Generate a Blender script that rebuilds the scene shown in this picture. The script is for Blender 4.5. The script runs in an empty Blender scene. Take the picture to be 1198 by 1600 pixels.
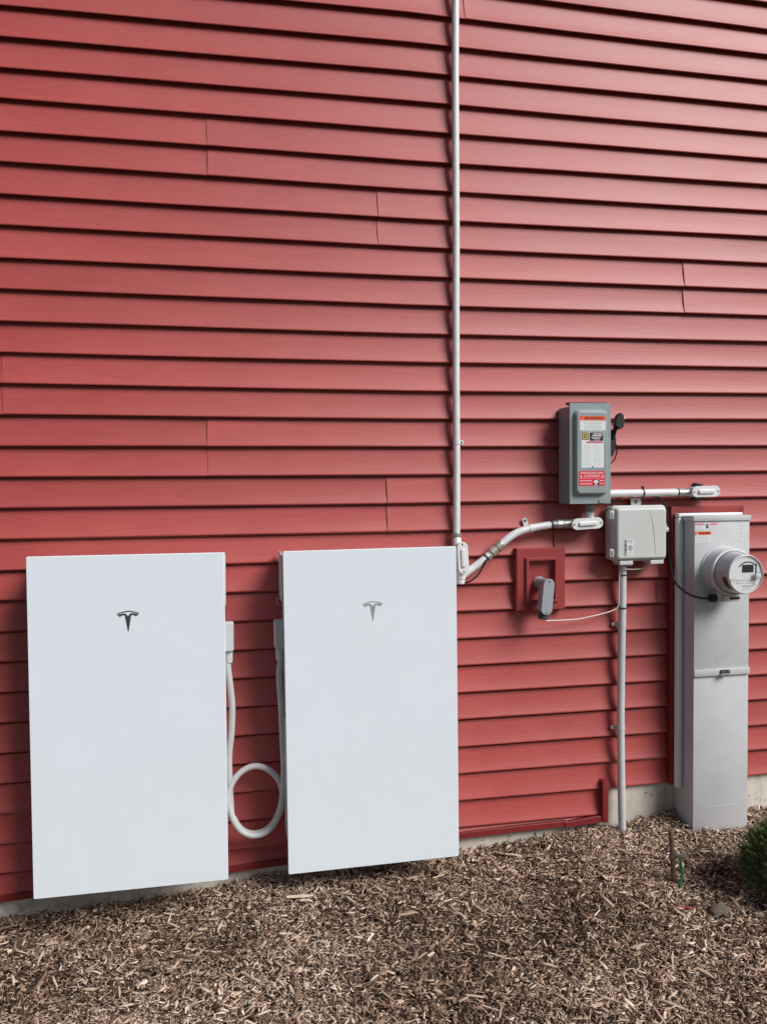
import bpy, bmesh, math, random
import numpy as np
from mathutils import Vector, Matrix

random.seed(7)
rng = np.random.default_rng(11)
S = bpy.context.scene
COL = S.collection
R = math.radians
PI = math.pi

# ------------------------------------------------------------------ camera
CAM_D, CAM_H = 2.8194, 1.4139
YAW, PITCH, ROLL = R(11.147), R(-2.143), R(-0.5585)
fw = Vector((math.sin(YAW) * math.cos(PITCH), math.cos(YAW) * math.cos(PITCH), math.sin(PITCH)))
rt = Vector((math.cos(YAW), -math.sin(YAW), 0))
up = rt.cross(fw)
c_, s_ = math.cos(ROLL), math.sin(ROLL)
rt2, up2 = c_ * rt + s_ * up, -s_ * rt + c_ * up
cam_data = bpy.data.cameras.new('camera')
cam = bpy.data.objects.new('camera', cam_data)
COL.objects.link(cam)
m = Matrix((rt2, up2, -fw)).transposed().to_4x4()
m.translation = Vector((0, -CAM_D, CAM_H))
cam.matrix_world = m
cam_data.sensor_fit = 'VERTICAL'
cam_data.sensor_height = 24.0
cam_data.lens = 24.0 * 1220 / 1600
cam_data.clip_start = 0.05
cam_data.clip_end = 1000
S.camera = cam

# ------------------------------------------------------------------ light
SUN_AZ, SUN_EL = 137.0, 40.0           # azimuth clockwise from +Y, elevation
world = bpy.data.worlds.new('World')
S.world = world
world.use_nodes = True
wn = world.node_tree
bg = wn.nodes['Background']
sky = wn.nodes.new('ShaderNodeTexSky')
sky.sky_type = 'NISHITA'
sky.sun_disc = False
sky.sun_elevation = R(SUN_EL)
sky.sun_rotation = R(SUN_AZ)
sky.air_density = 1.0
sky.dust_density = 2.5
sky.ozone_density = 1.0
wn.links.new(sky.outputs[0], bg.inputs[0])
bg.inputs[1].default_value = 0.050
sun_d = bpy.data.lights.new('sun', 'SUN')
sun_d.energy = 3.4
sun_d.angle = R(29)
sun_d.color = (1.0, 0.980, 0.965)
sun = bpy.data.objects.new('sun', sun_d)
COL.objects.link(sun)
to_sun = Vector((math.sin(R(SUN_AZ)) * math.cos(R(SUN_EL)), math.cos(R(SUN_AZ)) * math.cos(R(SUN_EL)), math.sin(R(SUN_EL))))
sun.rotation_euler = to_sun.to_track_quat('Z', 'Y').to_euler()
sun.location = to_sun * 20
S.view_settings.view_transform = 'Standard'
S.view_settings.look = 'None'
S.view_settings.exposure = 0.12
S.view_settings.gamma = 1.0
S.view_settings.use_curve_mapping = False

# ------------------------------------------------------------------ materials
MATS = {}


def mat(name, col, rough=0.5, metal=0.0, spec=0.5, var=0.0, vscale=8.0, bump=0.0, bscale=200.0, bdist=0.001, coat=0.0, rvar=0.0):
    if name in MATS:
        return MATS[name]
    M = bpy.data.materials.new(name)
    M.use_nodes = True
    nt = M.node_tree
    b = nt.nodes['Principled BSDF']
    b.inputs['Base Color'].default_value = (*col, 1)
    b.inputs['Roughness'].default_value = rough
    b.inputs['Metallic'].default_value = metal
    b.inputs['Specular IOR Level'].default_value = spec
    b.inputs['Coat Weight'].default_value = coat
    if var > 0 or bump > 0 or rvar > 0:
        tc = nt.nodes.new('ShaderNodeTexCoord')
    if var > 0 or rvar > 0:
        n = nt.nodes.new('ShaderNodeTexNoise')
        n.inputs['Scale'].default_value = vscale
        n.inputs['Detail'].default_value = 6
        n.inputs['Roughness'].default_value = 0.65
        nt.links.new(tc.outputs['Object'], n.inputs['Vector'])
        if var > 0:
            mr = nt.nodes.new('ShaderNodeMapRange')
            mr.inputs['From Min'].default_value = 0.3
            mr.inputs['From Max'].default_value = 0.7
            mr.inputs['To Min'].default_value = 1 - var
            mr.inputs['To Max'].default_value = 1 + var
            nt.links.new(n.outputs['Fac'], mr.inputs['Value'])
            mx = nt.nodes.new('ShaderNodeMix')
            mx.data_type = 'RGBA'
            mx.blend_type = 'MULTIPLY'
            mx.inputs['Factor'].default_value = 1
            mx.inputs['A'].default_value = (*col, 1)
            nt.links.new(mr.outputs['Result'], mx.inputs['B'])
            nt.links.new(mx.outputs['Result'], b.inputs['Base Color'])
        if rvar > 0:
            mr2 = nt.nodes.new('ShaderNodeMapRange')
            mr2.inputs['From Min'].default_value = 0.3
            mr2.inputs['From Max'].default_value = 0.7
            mr2.inputs['To Min'].default_value = rough - rvar
            mr2.inputs['To Max'].default_value = rough + rvar
            nt.links.new(n.outputs['Fac'], mr2.inputs['Value'])
            nt.links.new(mr2.outputs['Result'], b.inputs['Roughness'])
    if bump > 0:
        n2 = nt.nodes.new('ShaderNodeTexNoise')
        n2.inputs['Scale'].default_value = bscale
        n2.inputs['Detail'].default_value = 4
        nt.links.new(tc.outputs['Object'], n2.inputs['Vector'])
        bp = nt.nodes.new('ShaderNodeBump')
        bp.inputs['Strength'].default_value = bump
        bp.inputs['Distance'].default_value = bdist
        nt.links.new(n2.outputs['Fac'], bp.inputs['Height'])
        nt.links.new(bp.outputs['Normal'], b.inputs['Normal'])
    MATS[name] = M
    return M


def siding_material():
    M = bpy.data.materials.new('red_vinyl')
    M.use_nodes = True
    nt = M.node_tree
    b = nt.nodes['Principled BSDF']
    tc = nt.nodes.new('ShaderNodeTexCoord')
    oi = nt.nodes.new('ShaderNodeObjectInfo')
    off = nt.nodes.new('ShaderNodeVectorMath')
    off.operation = 'SCALE'
    off.inputs[0].default_value = (31, 17, 9)
    nt.links.new(oi.outputs['Random'], off.inputs['Scale'])
    add = nt.nodes.new('ShaderNodeVectorMath')
    add.operation = 'ADD'
    nt.links.new(tc.outputs['Object'], add.inputs[0])
    nt.links.new(off.outputs[0], add.inputs[1])
    mp = nt.nodes.new('ShaderNodeMapping')
    mp.inputs['Scale'].default_value = (7, 40, 260)
    nt.links.new(add.outputs[0], mp.inputs['Vector'])
    g = nt.nodes.new('ShaderNodeTexNoise')
    g.inputs['Scale'].default_value = 1.0
    g.inputs['Detail'].default_value = 5
    g.inputs['Roughness'].default_value = 0.6
    g.inputs['Distortion'].default_value = 0.4
    nt.links.new(mp.outputs[0], g.inputs['Vector'])
    bp = nt.nodes.new('ShaderNodeBump')
    bp.inputs['Strength'].default_value = 0.42
    bp.inputs['Distance'].default_value = 0.0010
    nt.links.new(g.outputs['Fac'], bp.inputs['Height'])
    nt.links.new(bp.outputs['Normal'], b.inputs['Normal'])
    # broad weathering and fine grain in the colour
    n = nt.nodes.new('ShaderNodeTexNoise')
    n.inputs['Scale'].default_value = 2.2
    n.inputs['Detail'].default_value = 7
    n.inputs['Roughness'].default_value = 0.7
    nt.links.new(add.outputs[0], n.inputs['Vector'])
    r1 = nt.nodes.new('ShaderNodeValToRGB')
    r1.color_ramp.elements[0].position = 0.3
    r1.color_ramp.elements[0].color = (0.365, 0.051, 0.046, 1)
    r1.color_ramp.elements[1].position = 0.72
    r1.color_ramp.elements[1].color = (0.430, 0.070, 0.064, 1)
    nt.links.new(n.outputs['Fac'], r1.inputs['Fac'])
    mr = nt.nodes.new('ShaderNodeMapRange')
    mr.inputs['From Min'].default_value = 0.25
    mr.inputs['From Max'].default_value = 0.75
    mr.inputs['To Min'].default_value = 0.88
    mr.inputs['To Max'].default_value = 1.12
    nt.links.new(g.outputs['Fac'], mr.inputs['Value'])
    mx = nt.nodes.new('ShaderNodeMix')
    mx.data_type = 'RGBA'
    mx.blend_type = 'MULTIPLY'
    mx.inputs['Factor'].default_value = 1
    nt.links.new(r1.outputs[0], mx.inputs['A'])
    nt.links.new(mr.outputs[0], mx.inputs['B'])
    tint = nt.nodes.new('ShaderNodeMapRange')
    tint.inputs['To Min'].default_value = 0.94
    tint.inputs['To Max'].default_value = 1.05
    nt.links.new(oi.outputs['Random'], tint.inputs['Value'])
    mt = nt.nodes.new('ShaderNodeMix')
    mt.data_type = 'RGBA'
    mt.blend_type = 'MULTIPLY'
    mt.inputs['Factor'].default_value = 1
    nt.links.new(mx.outputs['Result'], mt.inputs['A'])
    nt.links.new(tint.outputs[0], mt.inputs['B'])
    nt.links.new(mt.outputs['Result'], b.inputs['Base Color'])
    mr3 = nt.nodes.new('ShaderNodeMapRange')
    mr3.inputs['From Min'].default_value = 0.3
    mr3.inputs['From Max'].default_value = 0.7
    mr3.inputs['To Min'].default_value = 0.485
    mr3.inputs['To Max'].default_value = 0.525
    nt.links.new(n.outputs['Fac'], mr3.inputs['Value'])
    nt.links.new(mr3.outputs[0], b.inputs['Roughness'])
    b.inputs['Specular IOR Level'].default_value = 0.66
    return M


def concrete_material():
    M = bpy.data.materials.new('cast_concrete')
    M.use_nodes = True
    nt = M.node_tree
    b = nt.nodes['Principled BSDF']
    tc = nt.nodes.new('ShaderNodeTexCoord')
    n = nt.nodes.new('ShaderNodeTexNoise')
    n.inputs['Scale'].default_value = 6
    n.inputs['Detail'].default_value = 9
    n.inputs['Roughness'].default_value = 0.7
    nt.links.new(tc.outputs['Object'], n.inputs['Vector'])
    r1 = nt.nodes.new('ShaderNodeValToRGB')
    r1.color_ramp.elements[0].position = 0.32
    r1.color_ramp.elements[0].color = (0.46, 0.42, 0.35, 1)
    r1.color_ramp.elements[1].position = 0.62
    r1.color_ramp.elements[1].color = (0.70, 0.665, 0.585, 1)
    nt.links.new(n.outputs['Fac'], r1.inputs['Fac'])
    # bug holes
    v = nt.nodes.new('ShaderNodeTexVoronoi')
    v.inputs['Scale'].default_value = 85
    v.inputs['Randomness'].default_value = 1
    nt.links.new(tc.outputs['Object'], v.inputs['Vector'])
    v2 = nt.nodes.new('ShaderNodeTexNoise')
    v2.inputs['Scale'].default_value = 14
    nt.links.new(tc.outputs['Object'], v2.inputs['Vector'])
    thr = nt.nodes.new('ShaderNodeMapRange')
    thr.inputs['From Min'].default_value = 0.46
    thr.inputs['From Max'].default_value = 0.75
    thr.inputs['To Min'].default_value = 0.0
    thr.inputs['To Max'].default_value = 0.36
    nt.links.new(v2.outputs['Fac'], thr.inputs['Value'])
    lt = nt.nodes.new('ShaderNodeMath')
    lt.operation = 'LESS_THAN'
    nt.links.new(v.outputs['Distance'], lt.inputs[0])
    nt.links.new(thr.outputs[0], lt.inputs[1])
    # vertical dirt streaks rising from the soil
    mp = nt.nodes.new('ShaderNodeMapping')
    mp.inputs['Scale'].default_value = (22, 5, 5)
    nt.links.new(tc.outputs['Object'], mp.inputs['Vector'])
    st = nt.nodes.new('ShaderNodeTexNoise')
    st.inputs['Scale'].default_value = 1.0
    st.inputs['Detail'].default_value = 6
    nt.links.new(mp.outputs[0], st.inputs['Vector'])
    sr = nt.nodes.new('ShaderNodeMapRange')
    sr.inputs['From Min'].default_value = 0.52
    sr.inputs['From Max'].default_value = 0.7
    sr.inputs['To Min'].default_value = 0
    sr.inputs['To Max'].default_value = 0.25
    nt.links.new(st.outputs['Fac'], sr.inputs['Value'])
    m1 = nt.nodes.new('ShaderNodeMix')
    m1.data_type = 'RGBA'
    m1.inputs['B'].default_value = (0.14, 0.12, 0.095, 1)
    nt.links.new(sr.outputs[0], m1.inputs['Factor'])
    nt.links.new(r1.outputs[0], m1.inputs['A'])
    sep = nt.nodes.new('ShaderNodeSeparateXYZ')
    nt.links.new(tc.outputs['Object'], sep.inputs[0])
    zr = nt.nodes.new('ShaderNodeMapRange')      # object z starts at -0.1 below the soil line
    zr.inputs['From Min'].default_value = 0.24
    zr.inputs['From Max'].default_value = 0.02
    nt.links.new(sep.outputs['Z'], zr.inputs['Value'])
    sp = nt.nodes.new('ShaderNodeTexNoise')
    sp.inputs['Scale'].default_value = 60
    sp.inputs['Detail'].default_value = 5
    nt.links.new(tc.outputs['Object'], sp.inputs['Vector'])
    sm = nt.nodes.new('ShaderNodeMath')
    sm.operation = 'MULTIPLY'
    nt.links.new(zr.outputs[0], sm.inputs[0])
    nt.links.new(sp.outputs['Fac'], sm.inputs[1])
    sg = nt.nodes.new('ShaderNodeMapRange')
    sg.inputs['From Min'].default_value = 0.30
    sg.inputs['From Max'].default_value = 0.52
    sg.inputs['To Max'].default_value = 0.40
    nt.links.new(sm.outputs[0], sg.inputs['Value'])
    m3 = nt.nodes.new('ShaderNodeMix')
    m3.data_type = 'RGBA'
    m3.inputs['B'].default_value = (0.17, 0.125, 0.09, 1)
    nt.links.new(sg.outputs[0], m3.inputs['Factor'])
    nt.links.new(m1.outputs['Result'], m3.inputs['A'])
    m1 = m3
    m2 = nt.nodes.new('ShaderNodeMix')
    m2.data_type = 'RGBA'
    m2.inputs['B'].default_value = (0.06, 0.05, 0.04, 1)
    nt.links.new(lt.outputs[0], m2.inputs['Factor'])
    nt.links.new(m1.outputs['Result'], m2.inputs['A'])
    nt.links.new(m2.outputs['Result'], b.inputs['Base Color'])
    b.inputs['Roughness'].default_value = 0.9
    bp = nt.nodes.new('ShaderNodeBump')
    bp.inputs['Strength'].default_value = 0.5
    bp.inputs['Distance'].default_value = 0.003
    nt.links.new(n.outputs['Fac'], bp.inputs['Height'])
    nt.links.new(bp.outputs['Normal'], b.inputs['Normal'])
    return M


CHIP_STOPS = [(0.0, (0.038, 0.022, 0.014)), (0.20, (0.112, 0.066, 0.043)), (0.40, (0.265, 0.172, 0.118)),
              (0.60, (0.48, 0.340, 0.245)), (0.80, (0.69, 0.535, 0.405)), (1.0, (0.84, 0.70, 0.57))]








def chip_material(name, per_object):
    M = bpy.data.materials.new(name)
    M.use_nodes = True
    nt = M.node_tree
    b = nt.nodes['Principled BSDF']
    if per_object:
        src = nt.nodes.new('ShaderNodeObjectInfo')
        val = src.outputs['Random']
        mr = nt.nodes.new('ShaderNodeMapRange')
        mr.inputs['To Min'].default_value = 0.30
        mr.inputs['To Max'].default_value = 0.88
        nt.links.new(val, mr.inputs['Value'])
        val = mr.outputs[0]
    else:
        src = nt.nodes.new('ShaderNodeAttribute')
        src.attribute_name = 'tone'
        val = src.outputs['Fac']
    tc = nt.nodes.new('ShaderNodeTexCoord')
    n = nt.nodes.new('ShaderNodeTexNoise')
    n.inputs['Scale'].default_value = 160
    n.inputs['Detail'].default_value = 3
    nt.links.new(tc.outputs['Object'], n.inputs['Vector'])
    a = nt.nodes.new('ShaderNodeMath')
    a.operation = 'MULTIPLY_ADD'
    a.inputs[1].default_value = 0.35
    nt.links.new(n.outputs['Fac'], a.inputs[0])
    sub = nt.nodes.new('ShaderNodeMath')
    sub.operation = 'SUBTRACT'
    sub.inputs[1].default_value = 0.175
    nt.links.new(val, sub.inputs[0])
    nt.links.new(sub.outputs[0], a.inputs[2])
    r = nt.nodes.new('ShaderNodeValToRGB')
    el = r.color_ramp.elements
    while len(el) < len(CHIP_STOPS):
        el.new(0.5)
    for e, (p, c) in zip(el, CHIP_STOPS):
        e.position = p
        e.color = (*c, 1)
    nt.links.new(a.outputs[0], r.inputs['Fac'])
    nt.links.new(r.outputs[0], b.inputs['Base Color'])
    b.inputs['Roughness'].default_value = 0.85
    b.inputs['Specular IOR Level'].default_value = 0.25
    return M


def thin_glass():
    M = bpy.data.materials.new('clear_cover')
    M.use_nodes = True
    nt = M.node_tree
    nt.nodes.remove(nt.nodes['Principled BSDF'])
    out = nt.nodes['Material Output']
    t = nt.nodes.new('ShaderNodeBsdfTransparent')
    t.inputs[0].default_value = (0.97, 0.975, 0.98, 1)
    g = nt.nodes.new('ShaderNodeBsdfGlossy')
    g.inputs['Roughness'].default_value = 0.12
    lw = nt.nodes.new('ShaderNodeLayerWeight')
    lw.inputs['Blend'].default_value = 0.5
    pw = nt.nodes.new('ShaderNodeMath')
    pw.operation = 'POWER'
    pw.inputs[1].default_value = 3.0
    nt.links.new(lw.outputs['Facing'], pw.inputs[0])
    fr = nt.nodes.new('ShaderNodeMapRange')
    fr.inputs['To Min'].default_value = 0.045
    fr.inputs['To Max'].default_value = 0.7
    nt.links.new(pw.outputs[0], fr.inputs['Value'])
    mx = nt.nodes.new('ShaderNodeMixShader')
    nt.links.new(fr.outputs[0], mx.inputs[0])
    nt.links.new(t.outputs[0], mx.inputs[1])
    nt.links.new(g.outputs[0], mx.inputs[2])
    nt.links.new(mx.outputs[0], out.inputs[0])
    return M


def leaf_material():
    M = bpy.data.materials.new('evergreen_leaf')
    M.use_nodes = True
    nt = M.node_tree
    b = nt.nodes['Principled BSDF']
    src = nt.nodes.new('ShaderNodeAttribute')
    src.attribute_name = 'tone'
    r = nt.nodes.new('ShaderNodeValToRGB')
    el = r.color_ramp.elements
    el[0].color = (0.026, 0.055, 0.014, 1)
    el[1].color = (0.16, 0.205, 0.05, 1)
    e = el.new(0.5)
    e.color = (0.070, 0.122, 0.029, 1)
    nt.links.new(src.outputs['Fac'], r.inputs['Fac'])
    nt.links.new(r.outputs[0], b.inputs['Base Color'])
    b.inputs['Roughness'].default_value = 0.6
    return M


RED = siding_material()
CONC = concrete_material()
TRIM = mat('red_trim_plastic', (0.205, 0.020, 0.021), 0.42, var=0.10, vscale=5, bump=0.1, bscale=60)
BLOCK = mat('red_mount_plastic', (0.30, 0.042, 0.042), 0.45, var=0.08, vscale=9, bump=0.08, bscale=120)
SHEATH = mat('dark_sheathing', (0.02, 0.012, 0.012), 0.9)
WHITE_GLASS = mat('white_glass_panel', (0.765, 0.84, 0.905), 0.25, spec=0.5, var=0.012, vscale=4)
HOUSING = mat('light_grey_housing', (0.56, 0.58, 0.60), 0.5, var=0.04, vscale=6)
EMBLEM = mat('emblem_chrome', (0.22, 0.225, 0.235), 0.35, metal=0.9)
EMBLEM_REFLECT = mat('chrome_painted_reflection', (0.40, 0.42, 0.43), 0.4, metal=0.35)  # same chrome as the other emblem, its brighter reflection painted as paler colour
CABLE = mat('grey_cable_jacket', (0.52, 0.525, 0.53), 0.5, var=0.05, vscale=12)
GALV = mat('galvanised_tube', (0.70, 0.715, 0.73), 0.52, metal=0.08, var=0.08, vscale=25, rvar=0.08)
STEEL = mat('zinc_fitting', (0.36, 0.36, 0.355), 0.46, metal=0.6, var=0.16, vscale=60, bump=0.15, bscale=300)
OLD_STEEL = mat('weathered_bronze', (0.20, 0.18, 0.165), 0.38, metal=0.7, var=0.4, vscale=70, bump=0.3, bscale=200)
BRASSY = mat('yellow_zinc', (0.60, 0.585, 0.48), 0.38, metal=0.7, var=0.25, vscale=50)
CAST = mat('cast_aluminium_paint', (0.72, 0.725, 0.74), 0.5, metal=0.1, var=0.06, vscale=40, bump=0.12, bscale=350)
SCREW = mat('dull_screw', (0.18, 0.18, 0.19), 0.45, metal=0.8)
BLACK = mat('black_plastic', (0.012, 0.012, 0.014), 0.45, bump=0.08, bscale=300)
DARK_RUBBER = mat('dark_sealant', (0.055, 0.053, 0.052), 0.85, var=0.3, vscale=60, bump=0.6, bscale=120, bdist=0.003)
SW_GREY = mat('switch_box_enamel', (0.27, 0.325, 0.335), 0.42, var=0.05, vscale=14, bump=0.05, bscale=400)
SW_SIDE = SW_GREY
NET_GREY = mat('beige_grey_plastic', (0.565, 0.585, 0.575), 0.5, var=0.05, vscale=10, bump=0.06, bscale=500)
PED_GREY = mat('pedestal_enamel', (0.535, 0.55, 0.565), 0.42, var=0.07, vscale=7, bump=0.04, bscale=250)
PVC_GREY = mat('grey_pvc', (0.33, 0.36, 0.40), 0.45, var=0.06, vscale=20)
PVC_PIPE = mat('pale_grey_pvc_pipe', (0.56, 0.57, 0.59), 0.48, var=0.07, vscale=16)
WHITE_TRIM = mat('white_pvc_board', (0.84, 0.845, 0.87), 0.45, var=0.04, vscale=6)
WIRE_W = mat('white_wire', (0.68, 0.66, 0.62), 0.5)
METER_BODY = mat('meter_inner_grey', (0.50, 0.505, 0.53), 0.5, var=0.05, vscale=20)
METER_FACE = mat('meter_face_white', (0.80, 0.82, 0.83), 0.5)
LCD = mat('lcd_glass', (0.035, 0.042, 0.04), 0.2)
PAPER = mat('sticker_white', (0.72, 0.74, 0.76), 0.5, var=0.03, vscale=40)
PAPER_D = mat('fine_print_grey', (0.34, 0.35, 0.37), 0.7)
ORANGE = mat('sticker_orange', (0.80, 0.105, 0.025), 0.5)
REDLAB = mat('sticker_red', (0.72, 0.018, 0.050), 0.5)
PINK = mat('sticker_pink', (0.70, 0.20, 0.27), 0.5)
INK = mat('ink_black', (0.012, 0.012, 0.012), 0.5)
INK_R = mat('ink_dark_red', (0.16, 0.006, 0.004), 0.5)
LET_W = mat('ink_white', (0.80, 0.70, 0.72), 0.5)
YELLOW = mat('emblem_yellow', (0.60, 0.50, 0.10), 0.5)
COPPER = mat('weathered_copper', (0.15, 0.095, 0.07), 0.5, metal=0.5, var=0.35, vscale=40, bump=0.2, bscale=150)
GREEN = mat('green_insulation', (0.004, 0.17, 0.065), 0.4)
SCRAP = mat('red_plastic_scrap', (0.60, 0.012, 0.035), 0.5)
STONE = mat('field_stone', (0.13, 0.105, 0.085), 0.85, var=0.3, vscale=30, bump=0.6, bscale=60, bdist=0.004)
SOIL = mat('dark_soil', (0.095, 0.064, 0.046), 0.95, var=0.5, vscale=40, bump=1.0, bscale=90, bdist=0.01)
BARK = mat('shrub_bark', (0.06, 0.04, 0.028), 0.9, var=0.3, vscale=30)
LEAF = leaf_material()
CHIP = chip_material('wood_chip_mix', False)
CHIP_O = chip_material('wood_chip_large', True)
GLASS = thin_glass()


# ------------------------------------------------------------------ helpers
def thing(name, label, cat, loc, group=None):
    o = bpy.data.objects.new(name, None)
    o.empty_display_size = 0.05
    COL.objects.link(o)
    o.location = loc
    o['label'] = label
    o['category'] = cat
    if group:
        o['group'] = group
    o['_org'] = list(loc)
    return o


def org(parent):
    p = parent
    while p.parent:
        p = p.parent
    return Vector(p.location)


def link(name, me, material, parent=None, smooth=35):
    o = bpy.data.objects.new(name, me)
    COL.objects.link(o)
    if material is not None:
        me.materials.append(material)
    if smooth:
        me.set_sharp_from_angle(angle=R(smooth))
        me.polygons.foreach_set('use_smooth', [p.loop_total <= 8 for p in me.polygons])
    if parent is not None:
        me.transform(Matrix.Translation(-org(parent)))
        o.parent = parent
    return o


def part(name, bm, material, parent=None, smooth=35):
    bmesh.ops.recalc_face_normals(bm, faces=bm.faces)
    me = bpy.data.meshes.new(name)
    bm.to_mesh(me)
    bm.free()
    return link(name, me, material, parent, smooth)


def tag(o, label, cat, group=None):
    o['label'] = label
    o['category'] = cat
    if group:
        o['group'] = group
    return o


def recentre(o):
    """move a one-mesh thing's origin to its base"""
    vs = np.empty(len(o.data.vertices) * 3)
    o.data.vertices.foreach_get('co', vs)
    vs = vs.reshape(-1, 3)
    c = Vector(((vs[:, 0].min() + vs[:, 0].max()) / 2, (vs[:, 1].min() + vs[:, 1].max()) / 2, vs[:, 2].min()))
    o.data.transform(Matrix.Translation(-c))
    o.location = c
    return o


def box(bm, x0, x1, y0, y1, z0, z1, bev=0.0, seg=2):
    r = bmesh.ops.create_cube(bm, size=1)
    vs = r['verts']
    bmesh.ops.scale(bm, vec=(abs(x1 - x0), abs(y1 - y0), abs(z1 - z0)), verts=vs)
    bmesh.ops.translate(bm, vec=((x0 + x1) / 2, (y0 + y1) / 2, (z0 + z1) / 2), verts=vs)
    if bev > 0:
        es = list({e for v in vs for e in v.link_edges})
        bmesh.ops.bevel(bm, geom=es, offset=bev, segments=seg, profile=0.5, affect='EDGES')
    return bm


def nbox(*a, **k):
    return box(bmesh.new(), *a, **k)


def rrect(x0, x1, z0, z1, r, n=5):
    pts = []
    for cx, cz, a0 in ((x1 - r, z1 - r, 0), (x0 + r, z1 - r, 90), (x0 + r, z0 + r, 180), (x1 - r, z0 + r, 270)):
        for i in range(n + 1):
            a = R(a0 + 90 * i / n)
            pts.append((cx + r * math.cos(a), cz + r * math.sin(a)))
    return pts


def rot_pts(pts, ang, c):
    ca, sa = math.cos(ang), math.sin(ang)
    return [(c[0] + ca * (x - c[0]) - sa * (z - c[1]), c[1] + sa * (x - c[0]) + ca * (z - c[1])) for x, z in pts]


def loft(bm, layers, cap0=True, cap1=True):
    """layers: list of (polygon in xz, y); all polygons have the same count"""
    rings = []
    for pts, y in layers:
        rings.append([bm.verts.new((x, y, z)) for x, z in pts])
    n = len(rings[0])
    for a, b in zip(rings, rings[1:]):
        for i in range(n):
            j = (i + 1) % n
            bm.faces.new((a[i], a[j], b[j], b[i]))
    if cap0:
        bm.faces.new(rings[0])
    if cap1:
        bm.faces.new(rings[-1])
    return bm


def smooth_path(pts, sub=8):
    """Catmull-Rom through the points"""
    P = [Vector(p) for p in pts]
    P = [2 * P[0] - P[1]] + P + [2 * P[-1] - P[-2]]
    out = []
    for i in range(1, len(P) - 2):
        p0, p1, p2, p3 = P[i - 1], P[i], P[i + 1], P[i + 2]
        for k in range(sub):
            t = k / sub
            out.append(0.5 * ((2 * p1) + (p2 - p0) * t + (2 * p0 - 5 * p1 + 4 * p2 - p3) * t * t + (3 * p1 - p0 - 3 * p2 + p3) * t ** 3))
    out.append(P[-2])
    return out


def tube(bm, path, rad, seg=14, cap=True):
    P = [Vector(p) for p in path]
    n = len(P)
    rad = rad if isinstance(rad, (list, tuple)) else [rad] * n
    rings = []
    t = (P[1] - P[0]).normalized()
    ref = Vector((0, 0, 1)) if abs(t.z) < 0.9 else Vector((0, 1, 0))
    nrm = t.cross(ref).normalized()
    for i in range(n):
        t = (P[min(i + 1, n - 1)] - P[max(i - 1, 0)]).normalized()
        nrm = (nrm - nrm.dot(t) * t).normalized()
        bi = t.cross(nrm)
        rings.append([bm.verts.new(P[i] + rad[i] * (math.cos(2 * PI * k / seg) * nrm + math.sin(2 * PI * k / seg) * bi)) for k in range(seg)])
    for a, b in zip(rings, rings[1:]):
        for k in range(seg):
            j = (k + 1) % seg
            bm.faces.new((a[k], a[j], b[j], b[k]))
    if cap:
        bm.faces.new(rings[0])
        bm.faces.new(rings[-1])
    return bm


def ntube(*a, **k):
    return tube(bmesh.new(), *a, **k)


def lathe_y(bm, cx, cz, prof, seg=56, a0=0, a1=360, cap0=False, cap1=False):
    """profile [(y, r)] turned about the axis along Y through (cx, cz)"""
    full = abs(a1 - a0) >= 359.9
    n = seg if full else seg + 1
    rings = []
    for y, r in prof:
        rings.append([bm.verts.new((cx + r * math.cos(R(a0 + (a1 - a0) * k / seg)), y, cz + r * math.sin(R(a0 + (a1 - a0) * k / seg)))) for k in range(n)])
    for a, b in zip(rings, rings[1:]):
        for k in range(n if full else n - 1):
            j = (k + 1) % n
            bm.faces.new((a[k], a[j], b[j], b[k]))
    if cap0:
        bm.faces.new(rings[0])
    if cap1:
        bm.faces.new(rings[-1])
    return bm


def flat(bm, pts, y, th=0.0005):
    a = [bm.verts.new((x, y, z)) for x, z in pts]
    b = [bm.verts.new((x, y + th, z)) for x, z in pts]
    bm.faces.new(a)
    bm.faces.new(b[::-1])
    for i in range(len(a)):
        j = (i + 1) % len(a)
        bm.faces.new((a[i], b[i], b[j], a[j]))
    return bm


def rect(x0, x1, z0, z1):
    return [(x0, z0), (x1, z0), (x1, z1), (x0, z1)]


def text(name, body, size, x, z, y, material, parent, bold=0.0, align='CENTER', rot=0.0, sx=1.0):
    cu = bpy.data.curves.new('lettering', 'FONT')
    cu.body = body
    cu.size = size
    cu.align_x = align
    cu.align_y = 'CENTER'
    cu.offset = bold
    cu.resolution_u = 2
    ob = bpy.data.objects.new('lettering', cu)
    COL.objects.link(ob)
    bpy.context.view_layer.update()
    me = bpy.data.meshes.new_from_object(ob)
    bpy.data.objects.remove(ob)
    bpy.data.curves.remove(cu)
    me.name = name
    me.transform(Matrix.Translation((x, y, z)) @ Matrix.Rotation(-rot, 4, 'Y') @ Matrix.Rotation(PI / 2, 4, 'X') @ Matrix.Scale(sx, 4, (1, 0, 0)))
    me.materials.clear()
    return link(name, me, material, parent, smooth=0)


def print_lines(x0, x1, z_top, pitch, n, y, h, parent, material, seed, ragged=0.25, centre=False):
    """lines of print too small to read: short dashes like words"""
    rr = random.Random(seed)
    bm = bmesh.new()
    for i in range(n):
        z = z_top - i * pitch
        w = (x1 - x0) * (1 - ragged * rr.random())
        xs = (x0 + x1 - w) / 2 if centre else x0
        x = xs
        while x < xs + w:
            l = rr.uniform(0.002, 0.007)
            flat(bm, rect(x, min(x + l, xs + w), z - h / 2, z + h / 2), y, 0.0002)
            x += l + 0.0012
    return part('fine_print', bm, material, parent, smooth=0)


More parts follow.
